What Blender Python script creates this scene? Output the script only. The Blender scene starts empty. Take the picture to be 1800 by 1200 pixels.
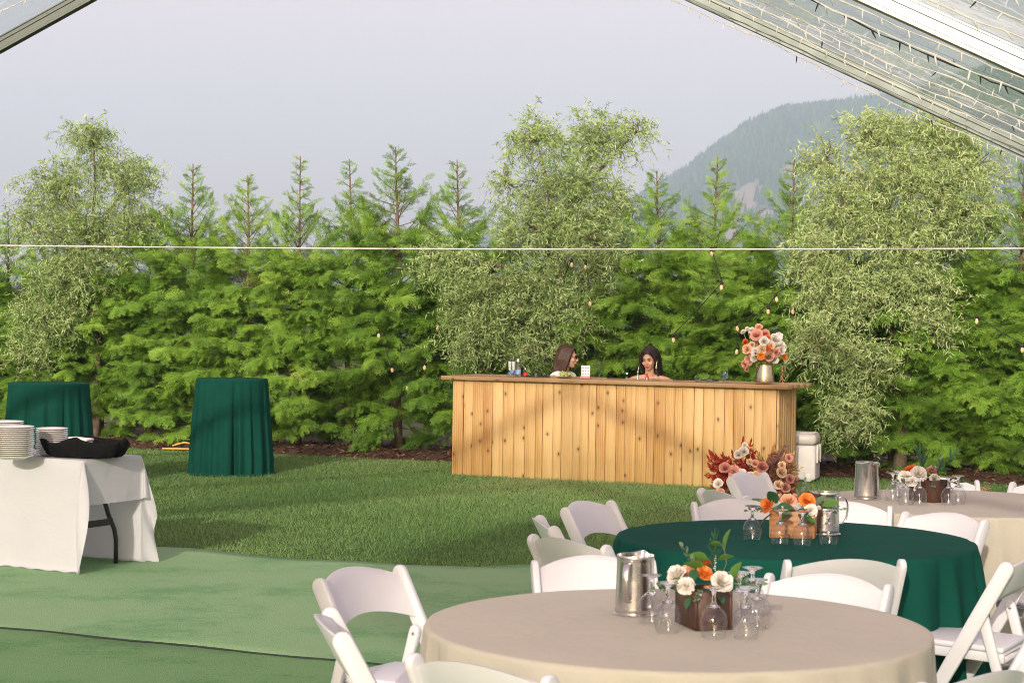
import bpy, bmesh, math, random
import numpy as np
from mathutils import Vector, Matrix

R = math.radians
PI = math.pi
random.seed(7)
rng = np.random.default_rng(11)
SC = bpy.context.scene
COL = SC.collection

# ------------------------------------------------------------------ camera, world, sun, exposure
FPX, HOR, ROLL, CAMH = 3202.0, 569.5, R(0.688), 1.672
PITCH = math.atan((600 - HOR) / FPX)
cam_d = bpy.data.cameras.new('camera')
cam = bpy.data.objects.new('camera', cam_d)
COL.objects.link(cam)
_cp, _sp = math.cos(PITCH), math.sin(PITCH)
_f = Vector((0, _cp, -_sp)); _u0 = Vector((0, _sp, _cp)); _r0 = Vector((1, 0, 0))
_r = _r0 * math.cos(ROLL) + _u0 * math.sin(ROLL)
_u = _u0 * math.cos(ROLL) - _r0 * math.sin(ROLL)
cam.matrix_world = Matrix(((_r.x, _u.x, -_f.x, 0), (_r.y, _u.y, -_f.y, 0), (_r.z, _u.z, -_f.z, CAMH), (0, 0, 0, 1)))
cam_d.sensor_width = 36.0
cam_d.lens = 36.0 * FPX / 1800.0
cam_d.clip_start = 0.1
cam_d.clip_end = 20000
cam_d.dof.use_dof = True
cam_d.dof.focus_distance = 14.0
cam_d.dof.aperture_fstop = 9.0
SC.camera = cam

SUN_AZ, SUN_EL = R(14.4), R(17.5)      # behind the camera, a little to the left
SUNV = Vector((-math.sin(SUN_AZ) * math.cos(SUN_EL), -math.cos(SUN_AZ) * math.cos(SUN_EL), math.sin(SUN_EL)))
world = bpy.data.worlds.new('World'); SC.world = world; world.use_nodes = True
wn = world.node_tree.nodes; wl = world.node_tree.links
sky = wn.new('ShaderNodeTexSky'); sky.sky_type = 'NISHITA'; sky.sun_disc = False
sky.sun_elevation = SUN_EL
sky.sun_rotation = math.atan2(SUNV.x, SUNV.y)
sky.air_density = 1.0; sky.dust_density = 6.0; sky.ozone_density = 1.0
veil = wn.new('ShaderNodeMix'); veil.data_type = 'RGBA'; veil.inputs['Factor'].default_value = 0.50      # an even veil of smoke over the whole sky
wl.new(sky.outputs[0], veil.inputs[6]); veil.inputs[7].default_value = (5.0, 2.55, 2.55, 1)
wl.new(veil.outputs[2], wn['Background'].inputs[0])
wn['Background'].inputs[1].default_value = 0.15
sun_d = bpy.data.lights.new('sun', 'SUN'); sun_d.energy = 2.0; sun_d.angle = R(0.9); sun_d.color = (1.0, 0.89, 0.77)
sun = bpy.data.objects.new('sun', sun_d); COL.objects.link(sun)
sun.rotation_euler = SUNV.to_track_quat('Z', 'Y').to_euler()
SC.view_settings.view_transform = 'Standard'; SC.view_settings.look = 'None'
SC.view_settings.exposure = 1.22; SC.view_settings.gamma = 1.0
SC.view_settings.use_curve_mapping = False
SC.render.engine = 'CYCLES'
SC.cycles.use_denoising = True; SC.cycles.denoising_prefilter = 'NONE'
SC.cycles.sampling_pattern = 'BLUE_NOISE'; SC.cycles.use_adaptive_sampling = False; SC.cycles.pixel_filter_type = 'BLACKMAN_HARRIS'; SC.cycles.filter_width = 0.95
SC.cycles.max_bounces = 10; SC.cycles.transparent_max_bounces = 24
SC.cycles.diffuse_bounces = 3; SC.cycles.glossy_bounces = 4; SC.cycles.transmission_bounces = 8
SC.cycles.volume_bounces = 1
SC.cycles.caustics_reflective = False; SC.cycles.caustics_refractive = True
SC.cycles.sample_clamp_indirect = 4.0


# ------------------------------------------------------------------ picture <-> world (measuring only)
def ray(px, py):
    a, b = px - 900, py - 600
    c, s = math.cos(ROLL), math.sin(ROLL)
    a, b = a * c + b * s, -a * s + b * c
    return (_f + _r0 * (a / FPX) - _u0 * (b / FPX))

def at_z(px, py, z):
    d = ray(px, py); t = (z - CAMH) / d.z
    return Vector((d.x * t, d.y * t, z))

def at_d(px, py, D):
    d = ray(px, py); t = D / d.y
    return Vector((d.x * t, D, CAMH + d.z * t))

# ------------------------------------------------------------------ object helpers
def tag(o, label=None, cat=None, group=None, kind=None):
    if label: o['label'] = label
    if cat: o['category'] = cat
    if group: o['group'] = group
    if kind: o['kind'] = kind
    return o

def empty(name, loc=(0, 0, 0), rz=0.0, label=None, cat=None, group=None):
    o = bpy.data.objects.new(name, None); COL.objects.link(o)
    o.location = loc; o.rotation_euler = (0, 0, rz); o.empty_display_size = 0.1
    return tag(o, label, cat, group)

def link(name, mesh, parent=None, loc=None, rot=None, sc=None):
    o = bpy.data.objects.new(name, mesh); COL.objects.link(o)
    if parent: o.parent = parent
    if loc is not None: o.location = loc
    if rot is not None: o.rotation_euler = rot
    if sc is not None: o.scale = sc if hasattr(sc, '__len__') else (sc, sc, sc)
    return o

def copy_tree(o, parent=None):
    c = o.copy(); COL.objects.link(c)
    if parent is not None: c.parent = parent
    for ch in list(o.children): copy_tree(ch, c)
    return c

class MB:
    def __init__(s): s.v = []; s.f = []; s.m = []; s.mi = 0
    def add(s, vs, fs):
        b = len(s.v); s.v += [tuple(v) for v in vs]
        for f in fs: s.f.append(tuple(i + b for i in f)); s.m.append(s.mi)
        return s
    def box(s, x0, x1, y0, y1, z0, z1, M=None):
        vs = [Vector(p) for p in ((x0, y0, z0), (x1, y0, z0), (x1, y1, z0), (x0, y1, z0), (x0, y0, z1), (x1, y0, z1), (x1, y1, z1), (x0, y1, z1))]
        if M: vs = [M @ v for v in vs]
        return s.add(vs, ((0, 3, 2, 1), (4, 5, 6, 7), (0, 1, 5, 4), (1, 2, 6, 5), (2, 3, 7, 6), (3, 0, 4, 7)))
    def tube(s, pts, r, n=8, cap=True):
        pts = [Vector(p) for p in pts]; k = len(pts)
        rs = r if hasattr(r, '__len__') else [r] * k
        rings = []; prev = None
        for i, p in enumerate(pts):
            t = (pts[min(i + 1, k - 1)] - pts[max(i - 1, 0)])
            if t.length < 1e-9: t = Vector((0, 0, 1))
            t.normalize()
            if prev is None:
                a = t.orthogonal().normalized()
            else:
                a = prev - t * prev.dot(t)
                a = a.normalized() if a.length > 1e-6 else t.orthogonal().normalized()
            prev = a; b = t.cross(a)
            rings.append([p + (a * math.cos(2 * PI * j / n) + b * math.sin(2 * PI * j / n)) * rs[i] for j in range(n)])
        vs = [v for ring in rings for v in ring]; fs = []
        for i in range(k - 1):
            for j in range(n):
                fs.append((i * n + j, i * n + (j + 1) % n, (i + 1) * n + (j + 1) % n, (i + 1) * n + j))
        if cap: fs += [tuple(range(n - 1, -1, -1)), tuple((k - 1) * n + j for j in range(n))]
        return s.add(vs, fs)
    def lathe(s, prof, n=24, M=None, close=False, caps=True):
        vs = []; fs = []
        for (r, z) in prof:
            for j in range(n):
                v = Vector((max(r, 1e-4) * math.cos(2 * PI * j / n), max(r, 1e-4) * math.sin(2 * PI * j / n), z))
                vs.append(M @ v if M else v)
        k = len(prof)
        for i in range(k if close else k - 1):
            i2 = (i + 1) % k
            for j in range(n):
                fs.append((i * n + j, i * n + (j + 1) % n, i2 * n + (j + 1) % n, i2 * n + j))
        if not close and caps:
            if prof[0][0] > 1e-3: fs.append(tuple(range(n - 1, -1, -1)))
            if prof[-1][0] > 1e-3: fs.append(tuple((k - 1) * n + j for j in range(n)))
        return s.add(vs, fs)
    def ell(s, c, r, nu=14, nv=9, M=None):
        c = Vector(c); vs = []; fs = []
        for i in range(nv + 1):
            th = PI * i / nv
            for j in range(nu):
                ph = 2 * PI * j / nu
                v = Vector((r[0] * max(math.sin(th), 1e-3) * math.cos(ph), r[1] * max(math.sin(th), 1e-3) * math.sin(ph), r[2] * math.cos(th)))
                if M: v = M @ v
                vs.append(c + v)
        for i in range(nv):
            for j in range(nu):
                fs.append((i * nu + j, (i + 1) * nu + j, (i + 1) * nu + (j + 1) % nu, i * nu + (j + 1) % nu))
        return s.add(vs, fs)
    def mesh(s, name, mats=None, smooth=True, auto=None):
        me = bpy.data.meshes.new(name); me.from_pydata(s.v, [], s.f)
        if mats is not None:
            for m in (mats if isinstance(mats, (list, tuple)) else [mats]): me.materials.append(m)
        me.polygons.foreach_set('material_index', s.m)
        me.polygons.foreach_set('use_smooth', [smooth] * len(s.f))
        me.update()
        if auto: me.set_sharp_from_angle(angle=R(auto))
        return me

def bevel_mesh(me, w, seg=2, angle=40):
    bm = bmesh.new(); bm.from_mesh(me)
    bmesh.ops.remove_doubles(bm, verts=bm.verts, dist=1e-5)
    es = [e for e in bm.edges if len(e.link_faces) == 2 and e.calc_face_angle(0) > R(angle)]
    bmesh.ops.bevel(bm, geom=es, offset=w, segments=seg, profile=0.5, affect='EDGES', clamp_overlap=True)
    for f in bm.faces: f.smooth = True
    bm.to_mesh(me); bm.free(); me.set_sharp_from_angle(angle=R(50))
    return me

def np_mesh(name, V, F, mats, tone=None, smooth=False, midx=None):
    """fast mesh from numpy triangles or quads, with an optional per-point float 'tone'"""
    V = np.asarray(V, np.float32); F = np.asarray(F, np.int32); k = F.shape[1]
    me = bpy.data.meshes.new(name)
    me.vertices.add(len(V)); me.vertices.foreach_set('co', V.ravel())
    me.loops.add(F.size); me.loops.foreach_set('vertex_index', F.ravel())
    me.polygons.add(len(F)); me.polygons.foreach_set('loop_start', np.arange(0, F.size, k, dtype=np.int32))
    for m in (mats if isinstance(mats, (list, tuple)) else [mats]): me.materials.append(m)
    if midx is not None: me.polygons.foreach_set('material_index', np.asarray(midx, np.int32))
    me.polygons.foreach_set('use_smooth', np.full(len(F), smooth))
    if tone is not None:
        at = me.attributes.new('tone', 'FLOAT', 'POINT'); at.data.foreach_set('value', np.asarray(tone, np.float32))
    me.update(calc_edges=True); me.validate()
    return me

# ------------------------------------------------------------------ materials
def base_mat(name):
    m = bpy.data.materials.new(name); m.use_nodes = True
    return m, m.node_tree.nodes, m.node_tree.links, m.node_tree.nodes['Principled BSDF']

def ramp(N, stops):
    r = N.new('ShaderNodeValToRGB'); e = r.color_ramp.elements
    while len(e) < len(stops): e.new(0.5)
    for i, (p, c) in enumerate(stops):
        e[i].position = p; e[i].color = (c[0], c[1], c[2], 1) if hasattr(c, '__len__') else (c, c, c, 1)
    return r

def noise(N, L, scale, detail=4, rough=0.55, vec=None, dist=0.0):
    n = N.new('ShaderNodeTexNoise'); n.inputs['Scale'].default_value = scale; n.inputs['Detail'].default_value = detail
    n.inputs['Roughness'].default_value = rough; n.inputs['Distortion'].default_value = dist
    if vec is not None: L.new(vec, n.inputs['Vector'])
    return n

def objco(N):
    return N.new('ShaderNodeTexCoord').outputs['Object']

def mapping(N, L, vec, sc=(1, 1, 1), loc=(0, 0, 0), rot=(0, 0, 0)):
    mp = N.new('ShaderNodeMapping'); L.new(vec, mp.inputs['Vector'])
    mp.inputs['Scale'].default_value = sc; mp.inputs['Location'].default_value = loc; mp.inputs['Rotation'].default_value = rot
    return mp.outputs['Vector']

def bump(N, L, bs, h, strength=0.2, dist=0.01):
    b = N.new('ShaderNodeBump'); b.inputs['Strength'].default_value = strength; b.inputs['Distance'].default_value = dist
    L.new(h, b.inputs['Height']); L.new(b.outputs[0], bs.inputs['Normal'])

def plain(name, c, rough=0.5, metal=0.0, vary=0.12, scale=12.0, bstr=0.0, bscale=60.0, spec=None, coat=0.0):
    m, N, L, b = base_mat(name)
    co = objco(N); n = noise(N, L, scale, 5, 0.6, co)
    r = ramp(N, [(0.25, [x * (1 - vary) for x in c]), (0.75, [min(1, x * (1 + vary)) for x in c])])
    L.new(n.outputs['Fac'], r.inputs[0]); L.new(r.outputs[0], b.inputs['Base Color'])
    b.inputs['Metallic'].default_value = metal
    rr = ramp(N, [(0.3, max(0.02, rough * 0.85)), (0.7, min(1, rough * 1.15))]); L.new(n.outputs['Fac'], rr.inputs[0]); L.new(rr.outputs[0], b.inputs['Roughness'])
    if spec is not None: b.inputs['Specular IOR Level'].default_value = spec
    if coat: b.inputs['Coat Weight'].default_value = coat
    if bstr:
        n2 = noise(N, L, bscale, 4, 0.6, co); bump(N, L, b, n2.outputs['Fac'], bstr, 0.004)
    return m

def cloth(name, c, weave=900.0, sheen=0.04, trans=0.0, vary=0.06, rough=0.75):
    m, N, L, b = base_mat(name)
    co = objco(N); n = noise(N, L, 3.0, 5, 0.6, co)
    r = ramp(N, [(0.2, [x * (1 - vary) for x in c]), (0.8, [min(1, x * (1 + vary)) for x in c])])
    L.new(n.outputs['Fac'], r.inputs[0]); L.new(r.outputs[0], b.inputs['Base Color'])
    b.inputs['Roughness'].default_value = rough; b.inputs['Sheen Weight'].default_value = sheen
    b.inputs['Sheen Roughness'].default_value = 0.4; b.inputs['Specular IOR Level'].default_value = 0.04
    n2 = noise(N, L, 7.0, 6, 0.6, co, 0.8); n3 = noise(N, L, weave * 0.35, 2, 0.5, co)
    ad = N.new('ShaderNodeMath'); ad.operation = 'MULTIPLY_ADD'; L.new(n3.outputs['Fac'], ad.inputs[0]); ad.inputs[1].default_value = 0.12; L.new(n2.outputs['Fac'], ad.inputs[2])
    bump(N, L, b, ad.outputs[0], 0.32, 0.018)
    if trans:
        t = N.new('ShaderNodeBsdfTranslucent'); L.new(r.outputs[0], t.inputs['Color'])
        mx = N.new('ShaderNodeMixShader'); mx.inputs[0].default_value = trans
        L.new(b.outputs[0], mx.inputs[1]); L.new(t.outputs[0], mx.inputs[2])
        L.new(mx.outputs[0], N['Material Output'].inputs['Surface'])
    return m

def leafmat(name, stops, trans=0.3, rough=0.5, tscale=None):
    """foliage: colour runs along the random per-leaf 'tone' plus a little object variation"""
    m, N, L, b = base_mat(name)
    at = N.new('ShaderNodeAttribute'); at.attribute_name = 'tone'
    oi = N.new('ShaderNodeObjectInfo')
    a = N.new('ShaderNodeMath'); a.operation = 'MULTIPLY_ADD'; L.new(oi.outputs['Random'], a.inputs[0]); a.inputs[1].default_value = 0.25; L.new(at.outputs['Fac'], a.inputs[2])
    a2 = N.new('ShaderNodeMath'); a2.operation = 'SUBTRACT'; L.new(a.outputs[0], a2.inputs[0]); a2.inputs[1].default_value = 0.125
    r = ramp(N, stops); L.new(a2.outputs[0], r.inputs[0])
    L.new(r.outputs[0], b.inputs['Base Color']); b.inputs['Roughness'].default_value = rough
    b.inputs['Specular IOR Level'].default_value = 0.3
    t = N.new('ShaderNodeBsdfTranslucent')
    hs = N.new('ShaderNodeHueSaturation'); hs.inputs['Hue'].default_value = 0.485; hs.inputs['Saturation'].default_value = 1.1; hs.inputs['Value'].default_value = 1.3
    L.new(r.outputs[0], hs.inputs['Color']); L.new(hs.outputs[0], t.inputs['Color'])
    mx = N.new('ShaderNodeMixShader'); mx.inputs[0].default_value = trans
    L.new(b.outputs[0], mx.inputs[1]); L.new(t.outputs[0], mx.inputs[2]); L.new(mx.outputs[0], N['Material Output'].inputs['Surface'])
    return m

def glassmat(name, c=(1, 1, 1), rough=0.0, ior=1.45):
    m, N, L, b = base_mat(name)
    n = noise(N, L, 30, 2, 0.5, objco(N))
    r = ramp(N, [(0, [x * .97 for x in c]), (1, c)]); L.new(n.outputs['Fac'], r.inputs[0]); L.new(r.outputs[0], b.inputs['Base Color'])
    b.inputs['Transmission Weight'].default_value = 1.0; b.inputs['Roughness'].default_value = rough; b.inputs['IOR'].default_value = ior
    return m

def thinglass(name, c=(.97, .98, .98), gain=1.0):
    """thin-walled glass: see-through with a Fresnel reflection"""
    m, N, L, b = base_mat(name); N.remove(b)
    n = noise(N, L, 40, 2, 0.5, objco(N)); r = ramp(N, [(0, [x * .985 for x in c]), (1, c)]); L.new(n.outputs['Fac'], r.inputs[0])
    t = N.new('ShaderNodeBsdfTransparent'); L.new(r.outputs[0], t.inputs[0])
    g = N.new('ShaderNodeBsdfGlossy'); g.inputs['Roughness'].default_value = 0.06
    f = N.new('ShaderNodeLayerWeight'); f.inputs['Blend'].default_value = 0.5
    p_ = N.new('ShaderNodeMath'); p_.operation = 'POWER'; L.new(f.outputs['Facing'], p_.inputs[0]); p_.inputs[1].default_value = 3.5
    k = N.new('ShaderNodeMath'); k.operation = 'MULTIPLY_ADD'; k.use_clamp = True; L.new(p_.outputs[0], k.inputs[0]); k.inputs[1].default_value = .42 * gain; k.inputs[2].default_value = .035
    mx = N.new('ShaderNodeMixShader'); L.new(k.outputs[0], mx.inputs[0]); L.new(t.outputs[0], mx.inputs[1]); L.new(g.outputs[0], mx.inputs[2])
    L.new(mx.outputs[0], N['Material Output'].inputs['Surface']); return m

def woodmat(name, light, mid, dark, grain=1.0, knots=True, rough=0.62, axis='Z'):
    m, N, L, b = base_mat(name)
    co = objco(N); oi = N.new('ShaderNodeObjectInfo')
    off = N.new('ShaderNodeVectorMath'); off.operation = 'SCALE'; off.inputs[0].default_value = (37.0, 13.0, 71.0); L.new(oi.outputs['Random'], off.inputs['Scale'])
    ad = N.new('ShaderNodeVectorMath'); L.new(co, ad.inputs[0]); L.new(off.outputs[0], ad.inputs[1])
    v = ad.outputs[0]
    if axis == 'X': v = mapping(N, L, v, rot=(0, R(90), 0))
    if axis == 'Y': v = mapping(N, L, v, rot=(R(90), 0, 0))
    # knots: sparse cells of a stretched voronoi
    sx_ = N.new('ShaderNodeSeparateXYZ'); L.new(v, sx_.inputs[0]); cb = N.new('ShaderNodeCombineXYZ'); L.new(sx_.outputs[0], cb.inputs[0]); L.new(sx_.outputs[2], cb.inputs[1])
    kv = mapping(N, L, cb.outputs[0], sc=(9.0, 6.0, 0))
    vo = N.new('ShaderNodeTexVoronoi'); vo.voronoi_dimensions = '2D'; vo.inputs['Scale'].default_value = 1.0; L.new(kv, vo.inputs['Vector'])
    sep = N.new('ShaderNodeSeparateColor'); L.new(vo.outputs['Color'], sep.inputs[0])
    gate = N.new('ShaderNodeMath'); gate.operation = 'GREATER_THAN'; L.new(sep.outputs[0], gate.inputs[0]); gate.inputs[1].default_value = 0.83
    kd = ramp(N, [(0.03, 1.0), (0.085, 0.72), (0.13, 0.28), (0.30, 0.0)]); L.new(vo.outputs['Distance'], kd.inputs[0])
    kn = N.new('ShaderNodeMath'); kn.operation = 'MULTIPLY'; L.new(kd.outputs[0], kn.inputs[0]); L.new(gate.outputs[0], kn.inputs[1])
    # grain: long noise bent round the knots
    gv = mapping(N, L, v, sc=(30 * grain, 30 * grain, 1.6))
    kb = N.new('ShaderNodeVectorMath'); kb.operation = 'SCALE'; kb.inputs[0].default_value = (1.5, 1.0, 0.0); L.new(kn.outputs[0], kb.inputs['Scale'])
    ga = N.new('ShaderNodeVectorMath'); L.new(gv, ga.inputs[0]); L.new(kb.outputs[0], ga.inputs[1])
    g1 = noise(N, L, 1.0, 6, 0.65, ga.outputs[0], 0.6)
    bv = mapping(N, L, v, sc=(2.2, 2.2, 0.55)); g2 = noise(N, L, 2.0, 3, 0.5, bv)
    w = N.new('ShaderNodeTexWave'); w.wave_type = 'BANDS'; w.bands_direction = 'X'; w.inputs['Scale'].default_value = 5.5 * grain
    w.inputs['Distortion'].default_value = 7.0; w.inputs['Detail'].default_value = 2.5; w.inputs['Detail Scale'].default_value = 0.6
    L.new(mapping(N, L, v, sc=(2.4, 2.4, 0.25)), w.inputs['Vector'])
    s1 = N.new('ShaderNodeMath'); s1.operation = 'MULTIPLY_ADD'; L.new(g1.outputs['Fac'], s1.inputs[0]); s1.inputs[1].default_value = 0.55
    s2 = N.new('ShaderNodeMath'); s2.operation = 'MULTIPLY_ADD'; L.new(w.outputs['Fac'], s2.inputs[0]); s2.inputs[1].default_value = 0.22; L.new(g2.outputs['Fac'], s2.inputs[2])
    L.new(s2.outputs[0], s1.inputs[2])
    s3 = N.new('ShaderNodeMath'); s3.operation = 'MULTIPLY_ADD'; L.new(oi.outputs['Random'], s3.inputs[0]); s3.inputs[1].default_value = 0.42; L.new(s1.outputs[0], s3.inputs[2])
    s4 = N.new('ShaderNodeMath'); s4.operation = 'SUBTRACT'; L.new(s3.outputs[0], s4.inputs[0]); s4.inputs[1].default_value = 0.56
    r = ramp(N, [(0.12, light), (0.55, mid), (0.95, dark)]); L.new(s4.outputs[0], r.inputs[0])
    out = r.outputs[0]
    if knots:
        # amber streaks where the heartwood shows
        st = noise(N, L, 1.0, 4, 0.6, mapping(N, L, v, sc=(9, 9, 0.9)), 0.4); sr = ramp(N, [(0.56, 0.0), (0.78, 0.62)]); L.new(st.outputs['Fac'], sr.inputs[0])
        ms = N.new('ShaderNodeMix'); ms.data_type = 'RGBA'; L.new(sr.outputs[0], ms.inputs['Factor']); L.new(out, ms.inputs[6]); ms.inputs[7].default_value = (dark[0] * 1.15, dark[1] * .95, dark[2] * .8, 1); out = ms.outputs[2]
        mx = N.new('ShaderNodeMix'); mx.data_type = 'RGBA'; L.new(kn.outputs[0], mx.inputs['Factor']); L.new(out, mx.inputs[6])
        mx.inputs[7].default_value = (dark[0] * .35, dark[1] * .28, dark[2] * .25, 1); out = mx.outputs[2]
    L.new(out, b.inputs['Base Color']); b.inputs['Roughness'].default_value = rough
    bump(N, L, b, g1.outputs['Fac'], 0.25, 0.004)
    return m

M = {}
M['resin'] = plain('white_resin', (0.605, 0.615, 0.63), 0.38, vary=0.03, scale=6, bstr=0.02)
M['pad'] = plain('white_vinyl_pad', (0.64, 0.65, 0.67), 0.45, vary=0.03, scale=8, bstr=0.05, bscale=25)
M['steel'] = plain('brushed_steel', (0.62, 0.60, 0.57), 0.22, 1.0, vary=0.08, scale=25, bstr=0.03, bscale=30)
M['bolt'] = plain('zinc_bolt', (0.45, 0.44, 0.42), 0.35, 1.0)
M['beige'] = cloth('beige_linen', (0.45, 0.425, 0.345), trans=0.05)
M['emerald'] = cloth('emerald_satin', (0.006, 0.064, 0.045), trans=0.03, sheen=0.0, rough=0.8, vary=0.15)
M['white_cloth'] = cloth('white_linen', (0.60, 0.615, 0.645), trans=0.28, vary=0.02)
M['black_cloth'] = cloth('black_cloth', (0.008, 0.008, 0.009), sheen=0.02)
M['napkin'] = cloth('white_napkin', (0.70, 0.695, 0.68), vary=0.02)
M['china'] = plain('white_china', (0.66, 0.65, 0.63), 0.18, vary=0.02, coat=0.3)
M['darkmetal'] = plain('dark_brown_steel', (0.05, 0.043, 0.035), 0.4, 0.6)
M['ply'] = woodmat('table_plywood', (0.40, 0.28, 0.15), (0.32, 0.2, 0.1), (0.2, 0.12, 0.06), knots=False)
M['cedar'] = woodmat('cedar_plank', (0.66, 0.47, 0.21), (0.57, 0.365, 0.14), (0.41, 0.205, 0.06))
M['cedar_top'] = woodmat('cedar_top', (0.52, 0.37, 0.19), (0.43, 0.29, 0.14), (0.28, 0.17, 0.08), axis='X')
M['walnut'] = woodmat('dark_walnut', (0.10, 0.042, 0.022), (0.065, 0.026, 0.014), (0.03, 0.012, 0.008), knots=False, rough=0.5)
M['oak'] = woodmat('honey_wood', (0.50, 0.26, 0.10), (0.40, 0.185, 0.065), (0.26, 0.11, 0.04), knots=False, rough=0.5, axis='X')
M['glass'] = glassmat('clear_glass')
M['glass_thin'] = thinglass('thin_glass', (.95, .975, .965))
M['glass_bowl'] = thinglass('goblet_bowl', (.985, .988, .99), 1.0)
M['glass_blue'] = glassmat('pale_blue_glass', (0.55, 0.75, 0.9))
M['rubber'] = plain('black_rubber', (0.012, 0.012, 0.013), 0.6)
M['brass'] = plain('aged_brass', (0.52, 0.43, 0.29), 0.25, 1.0, vary=0.1, scale=18, bstr=0.25, bscale=90)
M['cooler'] = plain('white_cooler_plastic', (0.68, 0.66, 0.63), 0.4, vary=0.03)
M['bamboo'] = woodmat('bamboo', (0.55, 0.4, 0.2), (0.46, 0.32, 0.14), (0.3, 0.18, 0.07), knots=False, axis='X')
M['hose'] = plain('yellow_hose', (0.62, 0.38, 0.06), 0.45)
M['bark'] = plain('reddish_bark', (0.165, 0.115, 0.07), 0.85, vary=0.45, scale=30, bstr=0.6, bscale=40)
M['bark_grey'] = plain('grey_bark', (0.16, 0.125, 0.085), 0.85, vary=0.45, scale=22, bstr=0.6, bscale=40)
M['alu_shaded'] = plain('shaded_aluminium', (0.16, 0.175, 0.165), 0.5, 1.0, vary=0.1, scale=4, bstr=0.02)  # darker aluminium, the shade on the gable rafters put into its colour
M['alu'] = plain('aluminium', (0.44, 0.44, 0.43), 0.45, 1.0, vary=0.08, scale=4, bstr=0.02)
M['cord_white'] = plain('white_cord', (0.72, 0.69, 0.62), 0.6)
M['cord_black'] = plain('black_cord', (0.012, 0.012, 0.012), 0.6)
M['mini_bulb'] = plain('mini_bulb_plastic', (0.78, 0.75, 0.68), 0.3, vary=0.08)
M['rope'] = plain('white_rope', (0.78, 0.76, 0.72), 0.7, bstr=0.4, bscale=300)
# ------------------------------------------------------------------ setting: ground, lawn, turf, mulch, mountain, haze
TH = R(21.2)                                  # the hedge, the bar and the tent share about the same skew
def lawn_mat(name, c1, c2, c3, s=1.0):
    m, N, L, b = base_mat(name); co = objco(N)
    n1 = noise(N, L, 0.9 * s, 5, 0.6, co); n2 = noise(N, L, 60 * s, 4, 0.7, co)
    ad = N.new('ShaderNodeMath'); ad.operation = 'MULTIPLY_ADD'; L.new(n2.outputs['Fac'], ad.inputs[0]); ad.inputs[1].default_value = 0.7; L.new(n1.outputs['Fac'], ad.inputs[2])
    a2 = N.new('ShaderNodeMath'); a2.operation = 'MULTIPLY'; L.new(ad.outputs[0], a2.inputs[0]); a2.inputs[1].default_value = 0.6
    r = ramp(N, [(0.3, c1), (0.52, c2), (0.75, c3)]); L.new(a2.outputs[0], r.inputs[0]); L.new(r.outputs[0], b.inputs['Base Color'])
    b.inputs['Roughness'].default_value = 0.85; b.inputs['Specular IOR Level'].default_value = 0.15
    bump(N, L, b, n2.outputs['Fac'], 0.6, 0.02)
    return m

def turf_mat(name, c1, c2, c3):
    m, N, L, b = base_mat(name); co = objco(N)
    n1 = noise(N, L, 1.3, 6, 0.65, co); n2 = noise(N, L, 110, 4, 0.75, co)
    sv = mapping(N, L, co, sc=(3.0, 26.0, 1.0), rot=(0, 0, R(14))); n3 = noise(N, L, 2.2, 4, 0.6, sv)
    vv = N.new('ShaderNodeTexVoronoi'); vv.inputs['Scale'].default_value = 150; L.new(co, vv.inputs['Vector'])
    a = N.new('ShaderNodeMath'); a.operation = 'MULTIPLY_ADD'; L.new(n2.outputs['Fac'], a.inputs[0]); a.inputs[1].default_value = 0.75; L.new(n1.outputs['Fac'], a.inputs[2])
    a3 = N.new('ShaderNodeMath'); a3.operation = 'MULTIPLY_ADD'; L.new(n3.outputs['Fac'], a3.inputs[0]); a3.inputs[1].default_value = 0.35; L.new(a.outputs[0], a3.inputs[2])
    r = ramp(N, [(0.72, c1), (0.99, c2), (1.25 / 1.3, c2) if False else (1.0, c3)]); L.new(a3.outputs[0], r.inputs[0])
    # tiny pale scraps trodden into the carpet
    vs = N.new('ShaderNodeTexVoronoi'); vs.inputs['Scale'].default_value = 3.1; L.new(co, vs.inputs['Vector'])
    lt = N.new('ShaderNodeMath'); lt.operation = 'LESS_THAN'; L.new(vs.outputs['Distance'], lt.inputs[0]); lt.inputs[1].default_value = 0.022
    mx = N.new('ShaderNodeMix'); mx.data_type = 'RGBA'; L.new(lt.outputs[0], mx.inputs['Factor']); L.new(r.outputs[0], mx.inputs[6]); mx.inputs[7].default_value = (0.42, 0.44, 0.36, 1)
    L.new(mx.outputs[2], b.inputs['Base Color'])
    b.inputs['Roughness'].default_value = 0.9; b.inputs['Specular IOR Level'].default_value = 0.1; b.inputs['Sheen Weight'].default_value = 0.0
    a4 = N.new('ShaderNodeMath'); L.new(n2.outputs['Fac'], a4.inputs[0]); L.new(vv.outputs['Distance'], a4.inputs[1])
    a5 = N.new('ShaderNodeMath'); a5.operation = 'MULTIPLY_ADD'; L.new(n3.outputs['Fac'], a5.inputs[0]); a5.inputs[1].default_value = 1.6; L.new(a4.outputs[0], a5.inputs[2])
    bump(N, L, b, a5.outputs[0], 0.55, 0.008)
    return m

def sheet(name, pts, z, mat, kind='structure'):
    mb = MB(); mb.add([(p[0], p[1], z if len(p) < 3 else p[2]) for p in pts], [tuple(range(len(pts)))])
    o = link(name, mb.mesh(name, mat, smooth=False)); tag(o, kind=kind); return o

def fnoise(x, y, seed=0):
    s = 0.0
    for k, (fx, fy, ph, a) in enumerate(((.7, .4, 1.3, .5), (1.7, -1.1, 2.1, .28), (-3.1, 2.3, .7, .15), (5.3, 6.1, 4.2, .07))):
        s = s + a * np.sin(fx * x + fy * y + ph + seed * 1.7)
    return s

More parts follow.
